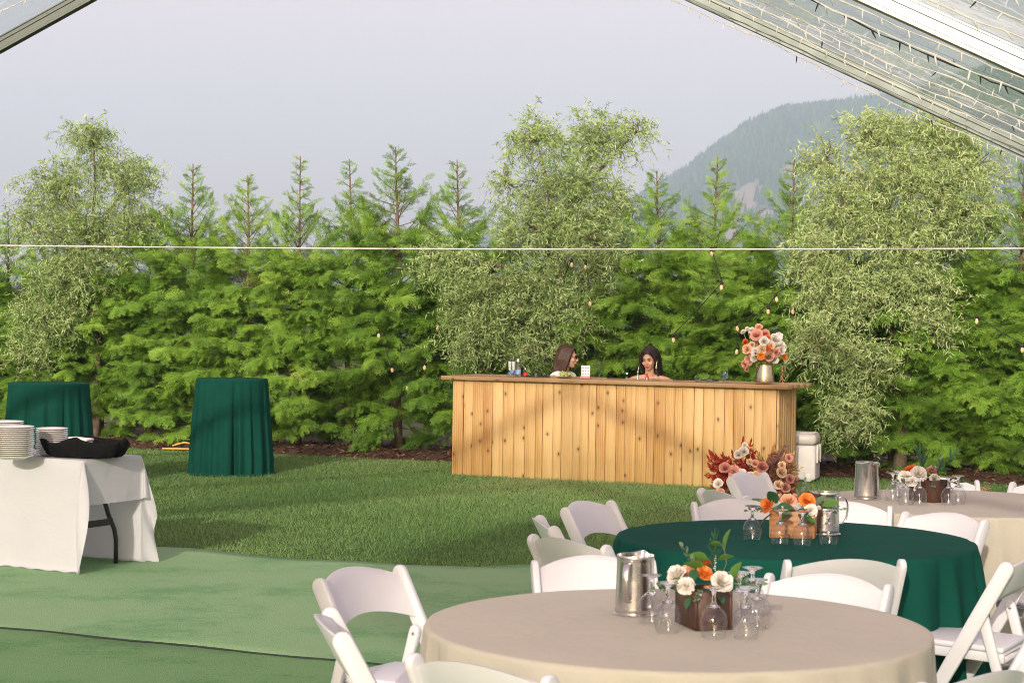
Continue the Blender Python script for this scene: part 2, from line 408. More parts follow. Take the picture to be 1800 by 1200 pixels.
sheet('ground', [(-4500, -900), (4500, -900), (4500, 5200), (-4500, 5200)], -0.06, lawn_mat('field_grass', (0.05, 0.08, 0.02), (0.07, 0.1, 0.03), (0.1, 0.13, 0.05), 0.1))
def mulch_edge(x): return 21.75 - 0.385 * x
def hedge_line(x): return 22.85 - 0.385 * x
M['lawn_soil'] = lawn_mat('lawn_thatch', (0.03, 0.06, 0.012), (0.05, 0.09, 0.022), (0.075, 0.12, 0.035))
sheet('lawn', [(-14, -8), (14, -8), (14, mulch_edge(14) + .3), (-14, mulch_edge(-14) + .3)], -0.012, M['lawn_soil'])
M['turf_light'] = turf_mat('mint_turf', (0.11, 0.265, 0.115), (0.165, 0.325, 0.145), (0.225, 0.375, 0.19))
M['turf_dark'] = turf_mat('green_turf', (0.07, 0.18, 0.06), (0.105, 0.235, 0.085), (0.15, 0.28, 0.12))

def strip(name, near, far, z, mat, seed, edge_h=0.012, ripple=1.0):
    """a width of carpet from x=-9 to 9 between two wavy lines, with a thin turned-down edge"""
    xs = np.linspace(-9, 9, 181); V = []; F = []
    K = 24
    for i, x in enumerate(xs):
        yn = near(x) + 0.014 * math.sin(x * 2.1 + seed) + 0.012 * math.sin(x * 7.3 + seed * 2)
        yf = far(x) + 0.08 * math.sin(x * 1.9 + seed) + 0.04 * math.sin(x * 4.7 + 1) + .015 * math.sin(x * 11 + seed)
        col = [(x, yn - 0.004, z - .0012)]
        for k in range(K + 1):
            y = yn + (yf - yn) * k / K
            rip = ripple * 0.022 * max(0, math.sin(x * 2.3 + seed)) * (1 if k == K else .45 if k == K - 1 else 0)
            col.append((x, y, z + rip + ripple * 0.0015 * math.sin(x * 5 + y * 3)))
        col.append((x, yf + 0.004, z - edge_h)); V += col
    n = K + 3
    for i in range(len(xs) - 1):
        for k in range(n - 1): F.append((i * n + k, (i + 1) * n + k, (i + 1) * n + k + 1, i * n + k + 1))
    o = link(name, np_mesh(name, V, F, mat, smooth=True)); tag(o, kind='structure'); return o

turf_far = lambda x: 12.48 - 0.262 * x
turf_seam = lambda x: 8.66 - 0.43 * x
strip('turf_carpet', turf_seam, turf_far, 0.004, M['turf_light'], 0.4)
strip('turf_strip', lambda x: -6.0 + 0 * x, lambda x: turf_seam(x) + 0.5, -0.003, M['turf_dark'], 2.0, 0.012, 0.0)
# dark ribbon added along the seam, its colour standing for the shade there
M['seam_shade'] = plain('dark_seam_shade', (0.02, 0.035, 0.02), 0.95, vary=.4, scale=40)
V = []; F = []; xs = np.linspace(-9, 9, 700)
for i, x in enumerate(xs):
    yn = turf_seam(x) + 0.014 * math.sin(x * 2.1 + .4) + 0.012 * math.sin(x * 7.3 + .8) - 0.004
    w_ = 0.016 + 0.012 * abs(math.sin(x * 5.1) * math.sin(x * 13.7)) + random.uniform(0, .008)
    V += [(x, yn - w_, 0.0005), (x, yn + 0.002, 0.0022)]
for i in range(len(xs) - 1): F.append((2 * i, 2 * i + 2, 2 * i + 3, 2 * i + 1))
tag(link('seam_shade_strip', np_mesh('seam_shade_strip', V, F, M['seam_shade'])), kind='structure')

# mulch bed under the hedge: a low mound of bark with loose chips
M['mulch'] = plain('bark_mulch', (0.075, 0.036, 0.02), 0.95, vary=0.6, scale=35, bstr=1.0, bscale=70)
xs = np.linspace(-12, 12, 121); V = []; F = []; K = 14
for x in xs:
    for k in range(K + 1):
        y = mulch_edge(x) + 0.08 * math.sin(x * 1.7) + k * 0.22
        V.append((x, y, -0.03 + 0.10 * min(1, k / 3.0) + (0.025 * fnoise(x * 4, y * 5) if 0 < k else 0)))
for i in range(len(xs) - 1):
    for k in range(K): F.append((i * (K + 1) + k, (i + 1) * (K + 1) + k, (i + 1) * (K + 1) + k + 1, i * (K + 1) + k + 1))
tag(link('mulch_bed', np_mesh('mulch_bed', V, F, M['mulch'], smooth=True)), kind='structure')
n = 5200
cx = rng.uniform(-8, 8, n); ck = rng.uniform(0, 1.6, n) ** 1.0
cy = mulch_edge(cx) + 0.08 * np.sin(cx * 1.7) + ck - 0.03
cz = -0.03 + 0.10 * np.minimum(1, ck / 0.66) + 0.02 * fnoise(cx * 4, cy * 5) + 0.012
a = rng.uniform(0, 2 * PI, n); l = rng.uniform(.012, .04, n); w = rng.uniform(.004, .014, n); t1 = rng.uniform(-.5, .5, n)
dx, dy = np.cos(a), np.sin(a)
V = np.zeros((n, 4, 3))
for j, (sa, sb) in enumerate(((-1, -1), (1, -1), (1, 1), (-1, 1))):
    V[:, j, 0] = cx + sa * l * dx - sb * w * dy; V[:, j, 1] = cy + sa * l * dy + sb * w * dx; V[:, j, 2] = cz + sa * l * t1 + sb * w * .5
M['chip'] = leafmat('bark_chip', [(0.0, (0.05, 0.024, 0.013)), (0.7, (0.11, 0.055, 0.03)), (1.0, (0.28, 0.17, 0.10))], trans=0.0, rough=0.9)
tag(link('mulch_chips', np_mesh('mulch_chips', V.reshape(-1, 3), np.arange(n * 4).reshape(-1, 4), M['chip'], np.repeat(rng.uniform(0, 1, n), 4))), kind='stuff')

# lawn grass: one mesh of single bent blades over the part of the lawn that is in view
def inside_lawn(x, y):
    ok = (y > turf_far(x) - 0.04 + 0.06 * np.sin(x * 1.9 + .4)) & (y < mulch_edge(x) + 0.08 * np.sin(x * 1.7) + 0.05)
    return ok & (np.abs(x) < 0.30 * y + 0.5)
n = 570000
gx = rng.uniform(-7.5, 7.5, n); gy = 11.0 + rng.beta(1.0, 1.25, n) * 14.0
k = inside_lawn(gx, gy); gx = gx[k]; gy = gy[k]; n = len(gx)
h = rng.uniform(.018, .036, n) * (1 + .25 * fnoise(gx * 2.2, gy * 2.2)); h *= np.where(gy < turf_far(gx) + .15, 1.25, 1.0)
wd = rng.uniform(.0020, .0040, n) * (1 + np.maximum(0, gy - 14) * .06)
az = rng.uniform(0, 2 * PI, n); ln = rng.uniform(.15, .95, n) * h; la = rng.uniform(0, 2 * PI, n) + 0.8 * fnoise(gx, gy)
V = np.zeros((n, 3, 3))
V[:, 0, 0] = gx - np.cos(az) * wd; V[:, 0, 1] = gy - np.sin(az) * wd; V[:, 0, 2] = -.014
V[:, 1, 0] = gx + np.cos(az) * wd; V[:, 1, 1] = gy + np.sin(az) * wd; V[:, 1, 2] = -.014
V[:, 2, 0] = gx + np.cos(la) * ln; V[:, 2, 1] = gy + np.sin(la) * ln; V[:, 2, 2] = -.012 + h
gt = np.clip(.5 + .45 * fnoise(gx * 1.1, gy * .9, 3) + rng.normal(0, .16, n), 0, 1)
M['grass'] = leafmat('lawn_grass', [(0.0, (0.075, 0.17, 0.045)), (0.5, (0.145, 0.265, 0.08)), (0.9, (0.22, 0.335, 0.115)), (1.0, (0.31, 0.32, 0.15))], trans=0.2, rough=0.45)
tag(link('lawn_grass', np_mesh('lawn_grass', V.reshape(-1, 3), np.arange(n * 3).reshape(-1, 3), M['grass'], np.repeat(gt, 3))), kind='stuff')

# the wooded mountain, three kilometres off
RIDGE = np.array([(-3500, 500), (-900, 480), (200, 482), (430, 470), (580, 430), (700, 421), (850, 416), (950, 405), (1050, 375), (1130, 335), (1200, 300), (1250, 262), (1300, 225),
                  (1370, 196), (1450, 181), (1530, 172), (1600, 160), (1700, 128), (1800, 78), (1950, 30), (2300, -20), (2900, 60), (3600, 200), (5200, 420)], float)
MD = 3000.0
def ridge_h(t):     # t = x / y
    u = 900 + FPX * t
    yy = np.interp(u, RIDGE[:, 0], RIDGE[:, 1])
    return (HOR + .012 * (u - 900) - yy) / FPX * MD - 8
def mount_z(x, y):
    t = x / y
    s = np.clip((y - 1500) / (MD - 1500), 0, 1); s = s * s * (3 - 2 * s) * .6 + s * .4
    back = np.clip((y - MD) / 900, 0, 1)
    return ridge_h(t) * (s - back * .5) + s * (9 * fnoise(x / 60, y / 85) + 5 * fnoise(x / 23, y / 31, 2)) * (1 - .5 * (s > .97)) - 1.0
ts = np.linspace(-1.05, 1.3, 240); ds = np.concatenate([np.linspace(1500, MD, 60), np.linspace(MD + 60, 3900, 12)])
TT, DD = np.meshgrid(ts, ds, indexing='ij')
X = TT * DD; Z = mount_z(X, DD)
V = np.stack([X, DD, Z], -1).reshape(-1, 3); nd = len(ds)
ii, kk = np.meshgrid(np.arange(len(ts) - 1), np.arange(nd - 1), indexing='ij')
F = np.stack([ii * nd + kk, (ii + 1) * nd + kk, (ii + 1) * nd + kk + 1, ii * nd + kk + 1], -1).reshape(-1, 4)
m, N, L, b = base_mat('mountain_slope'); co = objco(N)
n1 = noise(N, L, 0.02, 6, 0.6, co); r = ramp(N, [(0.35, (0.02, 0.035, 0.014)), (0.6, (0.045, 0.06, 0.025)), (0.75, (0.09, 0.085, 0.05))])
L.new(n1.outputs['Fac'], r.inputs[0])
at = N.new('ShaderNodeAttribute'); at.attribute_name = 'tone'
mx = N.new('ShaderNodeMix'); mx.data_type = 'RGBA'; L.new(at.outputs['Fac'], mx.inputs['Factor']); L.new(r.outputs[0], mx.inputs[6]); mx.inputs[7].default_value = (0.30, 0.235, 0.20, 1)
L.new(mx.outputs[2], b.inputs['Base Color']); b.inputs['Roughness'].default_value = 0.95
CLIFFS = ((1302, 350, 34, 26), (1276, 402, 26, 34), (1330, 378, 18, 20), (1385, 300, 14, 16))
def cliff(x, y, z):
    u = 900 + FPX * x / y; v = HOR + .012 * (u - 900) - FPX * (z - CAMH) / y
    c = 0
    for (cu, cv, ru, rv) in CLIFFS:
        d = np.sqrt(((u - cu) / ru) ** 2 + ((v - cv) / rv) ** 2) + .55 * fnoise(u / 6, v / 7)
        c = np.maximum(c, np.clip((1.1 - d) * 3, 0, 1))
    return c
tag(link('mountain', np_mesh('mountain', V, F, m, cliff(V[:, 0], V[:, 1], V[:, 2]), smooth=True)), kind='structure')
n = 30000
tt = np.concatenate([rng.uniform(-.34, .40, n), rng.uniform(-.33, .36, 5000)]); dd = np.concatenate([1500 + 1520 * np.sqrt(rng.uniform(0, 1, n)), rng.uniform(2960, 3020, 5000)])
fx = tt * dd; fz = mount_z(fx, dd); k = cliff(fx, dd, fz) < .4
fx, dd, fz = fx[k], dd[k], fz[k]; n = len(fx)
hh = rng.uniform(6, 19, n) * (1 + .3 * fnoise(fx / 40, dd / 50, 5)); rr = hh * rng.uniform(.2, .3, n); NS = 5
V = np.zeros((n, NS + 1, 3)); a0 = rng.uniform(0, 6, n)
for j in range(NS):
    an = a0 + 2 * PI * j / NS
    V[:, j, 0] = fx + rr * np.cos(an); V[:, j, 1] = dd + rr * np.sin(an); V[:, j, 2] = fz - 2
V[:, NS, 0] = fx; V[:, NS, 1] = dd; V[:, NS, 2] = fz + hh
F = np.concatenate([np.stack([np.arange(n) * (NS + 1) + j, np.arange(n) * (NS + 1) + (j + 1) % NS, np.arange(n) * (NS + 1) + NS], -1) for j in range(NS)])
M['far_conifer'] = leafmat('far_conifer', [(0.0, (0.010, 0.026, 0.014)), (0.6, (0.03, 0.06, 0.024)), (1.0, (0.11, 0.14, 0.05))], trans=0.0, rough=0.9)
tag(link('mountain_forest', np_mesh('mountain_forest', V.reshape(-1, 3), F, M['far_conifer'], np.repeat(np.clip(rng.normal(.45, .25, n), 0, 1), NS + 1))), kind='stuff')

# smoky air
m, N, L, b = base_mat('smoky_air'); N.remove(b)
pv = N.new('ShaderNodeVolumePrincipled'); pv.inputs['Density'].default_value = 0.00037; pv.inputs['Color'].default_value = (0.60, 0.84, 1.0, 1); pv.inputs['Anisotropy'].default_value = 0.0
L.new(pv.outputs[0], N['Material Output'].inputs['Volume'])
mb = MB(); mb.box(-4600, 4600, -1000, 5300, -1.1, 620)
tag(link('haze', mb.mesh('haze', m, smooth=False)), kind='stuff')
# ------------------------------------------------------------------ bar
def plank_mesh(w, h, t, name='plank'):
    mb = MB(); mb.box(-w / 2, w / 2, -t / 2, t / 2, 0, h)
    return bevel_mesh(mb.mesh(name, M['cedar']), 0.0025, 1)

BTH = R(23.5); BL = 3.68; BD = 0.80; BH = 1.05
bex = Vector((math.cos(BTH), -math.sin(BTH), 0)); bey = Vector((math.sin(BTH), math.cos(BTH), 0))
B1 = Vector((2.737, 18.79, 0)); B0 = B1 - bex * BL
bar = empty('bar_counter', B0, -BTH, 'long outdoor bar clad in knotty upright cedar planks with flat wooden top', 'bar')
def bar_pt(u, d, z=BH + 0.042):
    t = (u - 900) / FPX
    s = (t * (B0.y + d * bey.y) - B0.x - d * bey.x) / (bex.x - t * bex.y)
    p = B0 + bex * s + bey * d; p.z = z; return p
widths = []
x = 0.0; rr = random.Random(5)
while x < BL - 0.05:
    w = rr.choice((.085, .10, .11, .12, .125, .13)); w = min(w, BL - x)
    if BL - x - w < .05: w = BL - x
    widths.append((x, w)); x += w
for (x0, w) in widths:
    h = BH - 0.002 + 0
    o = link('plank', plank_mesh(w - rr.choice((.002, .003, .003, .006)), h + .012, .018), bar, (x0 + w / 2, -0.009 + rr.uniform(-.0025, .0025), -0.012), (0, rr.uniform(-.0012, .0012), rr.uniform(-.006, .006)))
pm = plank_mesh(0.088, BH + .008, .018)
for side, xx in ((1, BL + 0.009), (-1, -0.009)):
    for k in range(int(BD / 0.09)):
        o = link('plank', pm, bar, (xx + rr.uniform(-.0025, .0025), 0.045 + k * 0.09, -0.012), (0, 0, PI / 2 + rr.uniform(-.01, .01)))
mb = MB(); mb.box(0.002, BL - 0.002, 0.002, BD, 0.0, BH - 0.02); link('carcass', mb.mesh('carcass', M['ply'], False), bar)
mb = MB()
for k in range(4):
    w = (BD + 0.21) / 4
    mb = MB(); mb.box(-0.135, BL + 0.135, -0.075 + k * w, -0.075 + (k + 1) * w - 0.003, BH - 0.002, BH + 0.04)
    link('countertop_board', bevel_mesh(mb.mesh('countertop_board', M['cedar_top']), 0.003, 1), bar)
bar.rotation_euler = (0, R(0.2), -BTH)

# ------------------------------------------------------------------ tent: frames, clear roof, rope and fairy lights
PSI = R(13.0)
tu = Vector((math.cos(PSI), -math.sin(PSI), 0)); tv = Vector((math.sin(PSI), math.cos(PSI), 0))
APEX = Vector((-1.14, 13.46, 0)); ZR, SL, HW, BAY = 5.26, 0.485, 6.05, 3.5
def tp(s, v, dz=0.0):     # s across from the ridge, v along it (0 at the open gable, minus towards the camera)
    p = APEX + tu * s + tv * v; p.z = ZR - SL * abs(s) + dz; return p
tent = empty('marquee_tent', APEX, 0, 'large clear-roofed marquee on aluminium frames, open at its gable end', 'tent')
def tlocal(p): return p - APEX
def beam(name, a, b, w, h, mat, up=Vector((0, 0, 1)), groove=True):
    a, b = tlocal(a), tlocal(b); d = (b - a); Ln = d.length; d.normalize(); s = d.cross(up).normalized(); n = s.cross(d)
    Mx = Matrix(((d.x, s.x, n.x, a.x), (d.y, s.y, n.y, a.y), (d.z, s.z, n.z, a.z), (0, 0, 0, 1)))
    hw, hh = w / 2, h / 2; g = 0.008
    # hollow-section profile with keder grooves, run along the beam
    if groove:
        prof = [(-hw, -hh), (hw, -hh), (hw, -hh + h * .16), (hw - g, -hh + h * .20), (hw - g, hh - h * .42), (hw, hh - h * .38), (hw, hh - h * .20), (hw - g, hh - h * .18), (hw - g, hh - h * .10), (hw, hh - h * .08), (hw, hh),
                (-hw, hh), (-hw, hh - h * .08), (-hw + g, hh - h * .10), (-hw + g, hh - h * .18), (-hw, hh - h * .20), (-hw, hh - h * .38), (-hw + g, hh - h * .42), (-hw + g, -hh + h * .20), (-hw, -hh + h * .16)]
    else:
        prof = [(-hw, -hh), (hw, -hh), (hw, hh), (-hw, hh)]
    k = len(prof); mb = MB()
    vs = [Mx @ Vector((x, p[0], p[1])) for x in (0, Ln) for p in prof]
    fs = [(i, (i + 1) % k, k + (i + 1) % k, k + i) for i in range(k)] + [tuple(range(k - 1, -1, -1)), tuple(range(k, 2 * k))]
    mb.add(vs, fs)
    return link(name, mb.mesh(name, mat, False), tent)
for kf in range(0, 4):
    v = -BAY * kf
    for sg in (-1, 1):
        beam('rafter', tp(0.04 * sg, v, -0.06), tp(sg * HW, v, -0.06), 0.07 if kf == 0 else .09, 0.105 if kf == 0 else .115, M['alu_shaded'] if kf == 0 else M['alu'])
        e = tp(sg * HW, v, -0.1); f = e.copy(); f.z = 0
        if kf < 4: beam('leg', f, e, 0.10, 0.10, M['alu'], up=Vector((0, 1, 0)))
for sg in (-1, 1):
    for s in (HW - 0.02,):
        beam('eave_beam', tp(sg * s, -BAY * 3, -0.22), tp(sg * s, -0.06, -0.22), 0.08, 0.12, M['alu'])
beam('ridge_beam', tp(0, -BAY * 3, -0.16), tp(0, -0.06, -0.16), 0.08, 0.12, M['alu'])
# clear vinyl
m, N, L, b = base_mat('clear_vinyl'); N.remove(b)
tr = N.new('ShaderNodeBsdfTransparent'); tr.inputs[0].default_value = (0.90, 0.945, 0.94, 1)
gl = N.new('ShaderNodeBsdfGlossy'); gl.inputs['Roughness'].default_value = 0.06; gl.inputs['Color'].default_value = (0.9, 0.93, 0.93, 1)
fr = N.new('ShaderNodeLayerWeight'); fr.inputs['Blend'].default_value = 0.5
pw = N.new('ShaderNodeMath'); pw.operation = 'POWER'; L.new(fr.outputs['Facing'], pw.inputs[0]); pw.inputs[1].default_value = 5.0
co = objco(N); n1 = noise(N, L, 0.9, 4, 0.6, mapping(N, L, co, sc=(1, 1, 1)))
bp = N.new('ShaderNodeBump'); bp.inputs['Strength'].default_value = 0.35; bp.inputs['Distance'].default_value = 0.06; L.new(n1.outputs['Fac'], bp.inputs['Height'])
L.new(bp.outputs[0], gl.inputs['Normal'])
sc2 = N.new('ShaderNodeMath'); sc2.operation = 'MULTIPLY_ADD'; L.new(pw.outputs[0], sc2.inputs[0]); sc2.inputs[1].default_value = 0.85; sc2.inputs[2].default_value = 0.04; sc2.use_clamp = True
mx = N.new('ShaderNodeMixShader'); L.new(sc2.outputs[0], mx.inputs[0]); L.new(tr.outputs[0], mx.inputs[1]); L.new(gl.outputs[0], mx.inputs[2])
df = N.new('ShaderNodeBsdfDiffuse'); df.inputs[0].default_value = (0.75, 0.78, 0.76, 1)
mx2 = N.new('ShaderNodeMixShader'); mx2.inputs[0].default_value = 0.03; L.new(mx.outputs[0], mx2.inputs[1]); L.new(df.outputs[0], mx2.inputs[2])
L.new(mx2.outputs[0], N['Material Output'].inputs['Surface']); M['vinyl'] = m
for kf in range(3):
    for sg in (-1, 1):
        NU, NV = 40, 14; V = []; F = []
        v0, v1 = -BAY * (kf + 1), -BAY * kf + (0.05 if kf == 0 else 0)
        for i in range(NU + 1):
            for j in range(NV + 1):
                s = HW * i / NU; fv = j / NV; v = v0 + (v1 - v0) * fv
                sag = -0.05 * math.sin(PI * fv) * math.sin(PI * min(1, i / NU * 1.02)) + 0.006 * math.sin(s * 5 + v * 4)
                V.append(tuple(tlocal(tp(sg * s, v, 0.004 + sag))))
        for i in range(NU):
            for j in range(NV): F.append((i * (NV + 1) + j, (i + 1) * (NV + 1) + j, (i + 1) * (NV + 1) + j + 1, i * (NV + 1) + j + 1))
        link('roof_panel', np_mesh('roof_panel', V, F, M['vinyl'], smooth=True), tent)

ra = at_d(0, 425, 14.15); rb = at_d(1800, 432, 12.42); d = rb - ra
ra2, rb2 = ra - d * 0.42, rb + d * 0.25
pts = [ra2 + (rb2 - ra2) * (i / 24) + Vector((0, 0, -0.04 * math.sin(PI * i / 24))) for i in range(25)]
mb = MB(); mb.tube(pts, 0.0055, 6)
tag(link('rope', mb.mesh('rope', M['rope'])), 'taut white rope stretched across the open tent gable in front of the trees', 'rope')

# mini fairy lights along the roof slopes
mb = MB(); mb.tube([(0, 0, 0), (0, 0, -0.018), (0, 0, -0.03), (0, 0, -0.046)], [.0035, .0045, .003, .0012], 6)
BULB = mb.mesh('bulb', M['mini_bulb'])
mb = MB(); mb.tube([(0, 0, 0), (0, 0, -0.018), (0, 0, -0.03), (0, 0, -0.046)], [.0035, .0045, .003, .0012], 6)
BULB_D = mb.mesh('bulb', M['cord_black'])
def fairy(s0, s1, v, dz, label, seed, dark=False, step=0.13, sag=0.03):
    q = random.Random(seed); o = empty('fairy_lights', tp(s0, v, dz), 0, label, 'string lights', 'strings of mini lights under the clear roof')
    base = tp(s0, v, dz); Ln = abs(s1 - s0); k = int(Ln / 0.1); pts = []
    for i in range(k + 1):
        s = s0 + (s1 - s0) * i / k
        dzz = dz - sag * abs(math.sin(PI * s / 1.53)) + q.uniform(-.007, .007)
        pts.append(tp(s, v + q.uniform(-.01, .01), dzz) - base)
    mb = MB(); mb.tube(pts, 0.0032, 5); mb.tube([p + Vector((0.004, 0, .005 * math.sin(i * 1.3))) for i, p in enumerate(pts)], 0.0026, 5)
    link('cord', mb.mesh('cord', M['cord_black'] if dark else M['cord_white']), o)
    s = 0.0
    while s < Ln - .05:
        i = int(s / Ln * k); p = pts[i].lerp(pts[min(i + 1, k)], s / Ln * k - i)
        link('bulb', BULB_D if (dark or q.random() < .12) else BULB, o, p, (q.gauss(0, .35) + (PI if q.random() < .1 else 0), q.gauss(0, .35), 0), q.uniform(.9, 1.25))
        s += step * q.uniform(.7, 1.3)
FA = [(0.0, -.135, 'string of mini lights along the lower edge of the right gable rafter', 0), (-0.22, -.03, 'mini light string just inside the right gable edge of the roof', 0),
      (-0.70, -.03, 'mini light string under the clear roof, second in from the gable edge', 0), (-1.15, -.03, 'mini light string under the clear roof, third in from the gable edge', 0),
      (-1.7, -.03, 'thin pale mini light string midway across the first clear roof bay', 0), (-2.3, -.03, 'dark corded mini light string under the clear roof bay', 1), (-2.85, -.03, 'pale mini light string just outside the bright white rafter', 0),
      (-3.6, -.21, 'mini light string hanging along the bright white inner rafter', 0), (-4.05, -.03, 'thick mini light string just inside the bright white rafter', 0),
      (-4.5, -.03, 'pale mini light string towards the top right corner of the roof', 0), (-5.0, -.03, 'mini light string cutting the extreme upper right corner', 0)]
for i, (v, dz, lab, dk) in enumerate(FA):
    fairy(1.2 if v > -2.2 else 1.6, HW - .6, v, dz, lab, 40 + i, bool(dk), step=(0.085 if v == 0 else 0.14))
fairy(-HW + .6, -1.2, -0.55, -.03, 'mini light string in the clear roof above the left rafter', 70, False, step=.16)
fairy(-HW + .6, -1.2, -1.15, -.03, 'mini light string crossing the extreme upper left corner', 71, False, step=.16)
# ------------------------------------------------------------------ trees
def frond_proto(seed, wide=1.0):
    """a flat fern-like spray of scale leaves, axis along +x, length 1"""
    q = random.Random(seed); V = []; F = []
    def z(x, y): return -0.22 * x * x - 0.35 * y * y
    def tri(p, a, l, w, lift=0.0):
        dx, dy = math.cos(a), math.sin(a); b = len(V)
        for (x, y) in ((p[0] - dy * w, p[1] + dx * w), (p[0] + dy * w, p[1] - dx * w), (p[0] + dx * l, p[1] + dy * l)):
            V.append((x, y, z(x, y) + lift))
        F.append((b, b + 1, b + 2))
    tri((0, 0), 0.0, 1.0, 0.011)
    nb = 10
    for i in range(nb):
        t = 0.08 + 0.84 * i / (nb - 1)
        l = wide * (0.42 * (1 - t) ** 0.75 * min(1, t * 3.2 + .35) + 0.07)
        for sd in (-1, 1):
            if q.random() < .10: continue
            a = sd * R(q.uniform(34, 54)); ll = l * q.uniform(.65, 1.2); tb = t + sd * .02
            tri((tb, 0), a, ll, .013, q.uniform(-.05, .05))
            for f in (.3, .62):
                p = (tb + math.cos(a) * ll * f, math.sin(a) * ll * f)
                for s2 in (-1, 1): tri(p, a + s2 * R(q.uniform(28, 46)), ll * .42 * (1.1 - f * .5), .012, q.uniform(-.05, .05))
    return np.array(V), np.array(F)
PROTO = [frond_proto(s, w) for s, w in ((1, 1.0), (2, .85), (3, 1.15))]

def frames(X, U):
    """orthonormal frames with x axis along X and z axis near U"""
    X = X / np.linalg.norm(X, axis=1, keepdims=True)
    Y = np.cross(U, X); Y /= np.maximum(np.linalg.norm(Y, axis=1, keepdims=True), 1e-6)
    Z = np.cross(X, Y)
    return np.stack([X, Y, Z], 2)

def place(pos, Rm, sc, which, tones):
    jr = np.random.default_rng(len(pos))
    VV, FF, TT = [], [], []; base = 0
    for w in range(len(PROTO)):
        k = which == w; pv, pf = PROTO[w]; nk = int(k.sum())
        if not nk: continue
        v = np.einsum('nij,vj->nvi', Rm[k], pv) * sc[k][:, None, None] + pos[k][:, None, :]
        VV.append(v.reshape(-1, 3)); TT.append(np.clip(np.repeat(tones[k], len(pv)) + np.repeat(jr.normal(0, .15, nk * len(pv) // 3), 3), 0, 1))
        FF.append((pf[None] + (np.arange(nk) * len(pv))[:, None, None]).reshape(-1, 3) + base); base += nk * len(pv)
    return np.concatenate(VV), np.concatenate(FF), np.concatenate(TT)

M['thuja'] = leafmat('conifer_foliage', [(0.0, (0.06, 0.14, 0.018)), (0.40, (0.18, 0.355, 0.04)), (0.8, (0.275, 0.47, 0.06)), (1.0, (0.32, 0.44, 0.075))], trans=0.15, rough=0.55)
def conifer_meshes(seed, H):
    q = np.random.default_rng(seed); qq = random.Random(seed)
    wood = MB(); lean = (qq.uniform(-.04, .04), qq.uniform(-.04, .04))
    tp_ = lambda z: Vector((lean[0] * (max(z, 0) / H) ** 1.5 + .02 * math.sin(z * 2.1 + seed), lean[1] * (max(z, 0) / H) ** 1.5, z))
    wood.tube([tp_(z) for z in np.linspace(-.05, H, 18)], [.052 * (1 - .93 * (i / 17) ** .8) + .003 for i in range(18)], 7)
    low = MB()
    for k in range(1):       # a low bare stem beside the trunk
        a = qq.uniform(0, 6.28); low.tube([(.02 * math.cos(a), .02 * math.sin(a), 0), (.12 * math.cos(a), .12 * math.sin(a), .5), (.16 * math.cos(a), .16 * math.sin(a), 1.3)], [.03, .025, .012], 6)
    P, XD, UD, S, T = [], [], [], [], []
    def prof(z):
        zs = (0.10, .45, 1.0, 1.7, 2.2, 2.5, 2.8, 3.2, H); ls = (.58, .82, .88, .86, .82, .66, .46, .20, .045)
        return float(np.interp(z, zs, ls))
    nlow, nup = 138, 44
    for i in range(nlow + nup):
        z0 = 0.12 + 2.2 * ((i + qq.random()) / nlow) if i < nlow else 2.1 + (H - 2.15) * (((i - nlow) + qq.random()) / nup) ** 1.12
        az = i * 2.399 + qq.uniform(-.5, .5); Lb = prof(z0) * qq.uniform(.72, 1.18)
        up = R(qq.uniform(-8, 52)) if i < nlow else R(qq.uniform(10, 55))
        o = np.array(tp_(z0)); h = np.array((math.cos(az), math.sin(az), 0))
        ub = np.array((0, 0, .75)) + h * qq.uniform(.4, 1.5) + np.cross(h, (0, 0, 1)) * qq.gauss(0, .45); tb_ = qq.gauss(0, .14)
        def bp(s): return o + h * Lb * s * math.cos(up) + np.array((0, 0, Lb * (math.sin(up) * s + (0.14 * s * s if i >= nlow else -.10 * s * s))))
        if i >= nlow or qq.random() < .5: wood.tube([bp(0), bp(.4), bp(.85)], [.007, .0045, .002] if i >= nlow else [.009, .006, .0025], 5, cap=False)
        nf = int(9 + 19 * Lb) if i < nlow else int(6 + 15 * Lb)
        for k in range(nf):
            s = .30 + .70 * (k + qq.random()) / nf; sd = 1 if k % 2 else -1
            p = bp(s); dr = bp(min(1, s + .05)) - bp(s - .05); dr /= np.linalg.norm(dr)
            side = np.cross(dr, (0, 0, 1)); side /= np.linalg.norm(side)
            ang = R(qq.uniform(15, 60)) * sd * (1 - .7 * (s > .93))
            x = dr * math.cos(ang) + side * math.sin(ang); x = x + np.array((qq.gauss(0, .12), qq.gauss(0, .12), 0)); x[2] += qq.uniform(-.55, .15) if i < nlow else qq.uniform(-.45, .35)
            u = ub + np.array((qq.gauss(0, .22), qq.gauss(0, .22), qq.gauss(0, .15)))
            P.append(p); XD.append(x); UD.append(u); S.append((qq.uniform(.14, .27) if i < nlow else qq.uniform(.13, .25) * (1 - .62 * (z0 - 2.1) / (H - 2.1))) * (1.1 - .25 * (s > .9)))
            T.append(tb_ + qq.gauss(.44, .17) + .10 * (i >= nlow))
    n = len(P); P = np.array(P); Rm = frames(np.array(XD), np.array(UD)); S = np.array(S)
    V, F, tt = place(P, Rm, S, q.integers(0, 3, n), np.clip(np.array(T), 0, 1))
    return np_mesh('crown', V, F, M['thuja'], tt), wood.mesh('trunk', M['bark']), low.mesh('stem', M['bark'])
CON = [conifer_meshes(100 + k, h) for k, h in enumerate((3.75, 3.6, 3.9, 3.65))]
CONH = (3.75, 3.6, 3.9, 3.65)

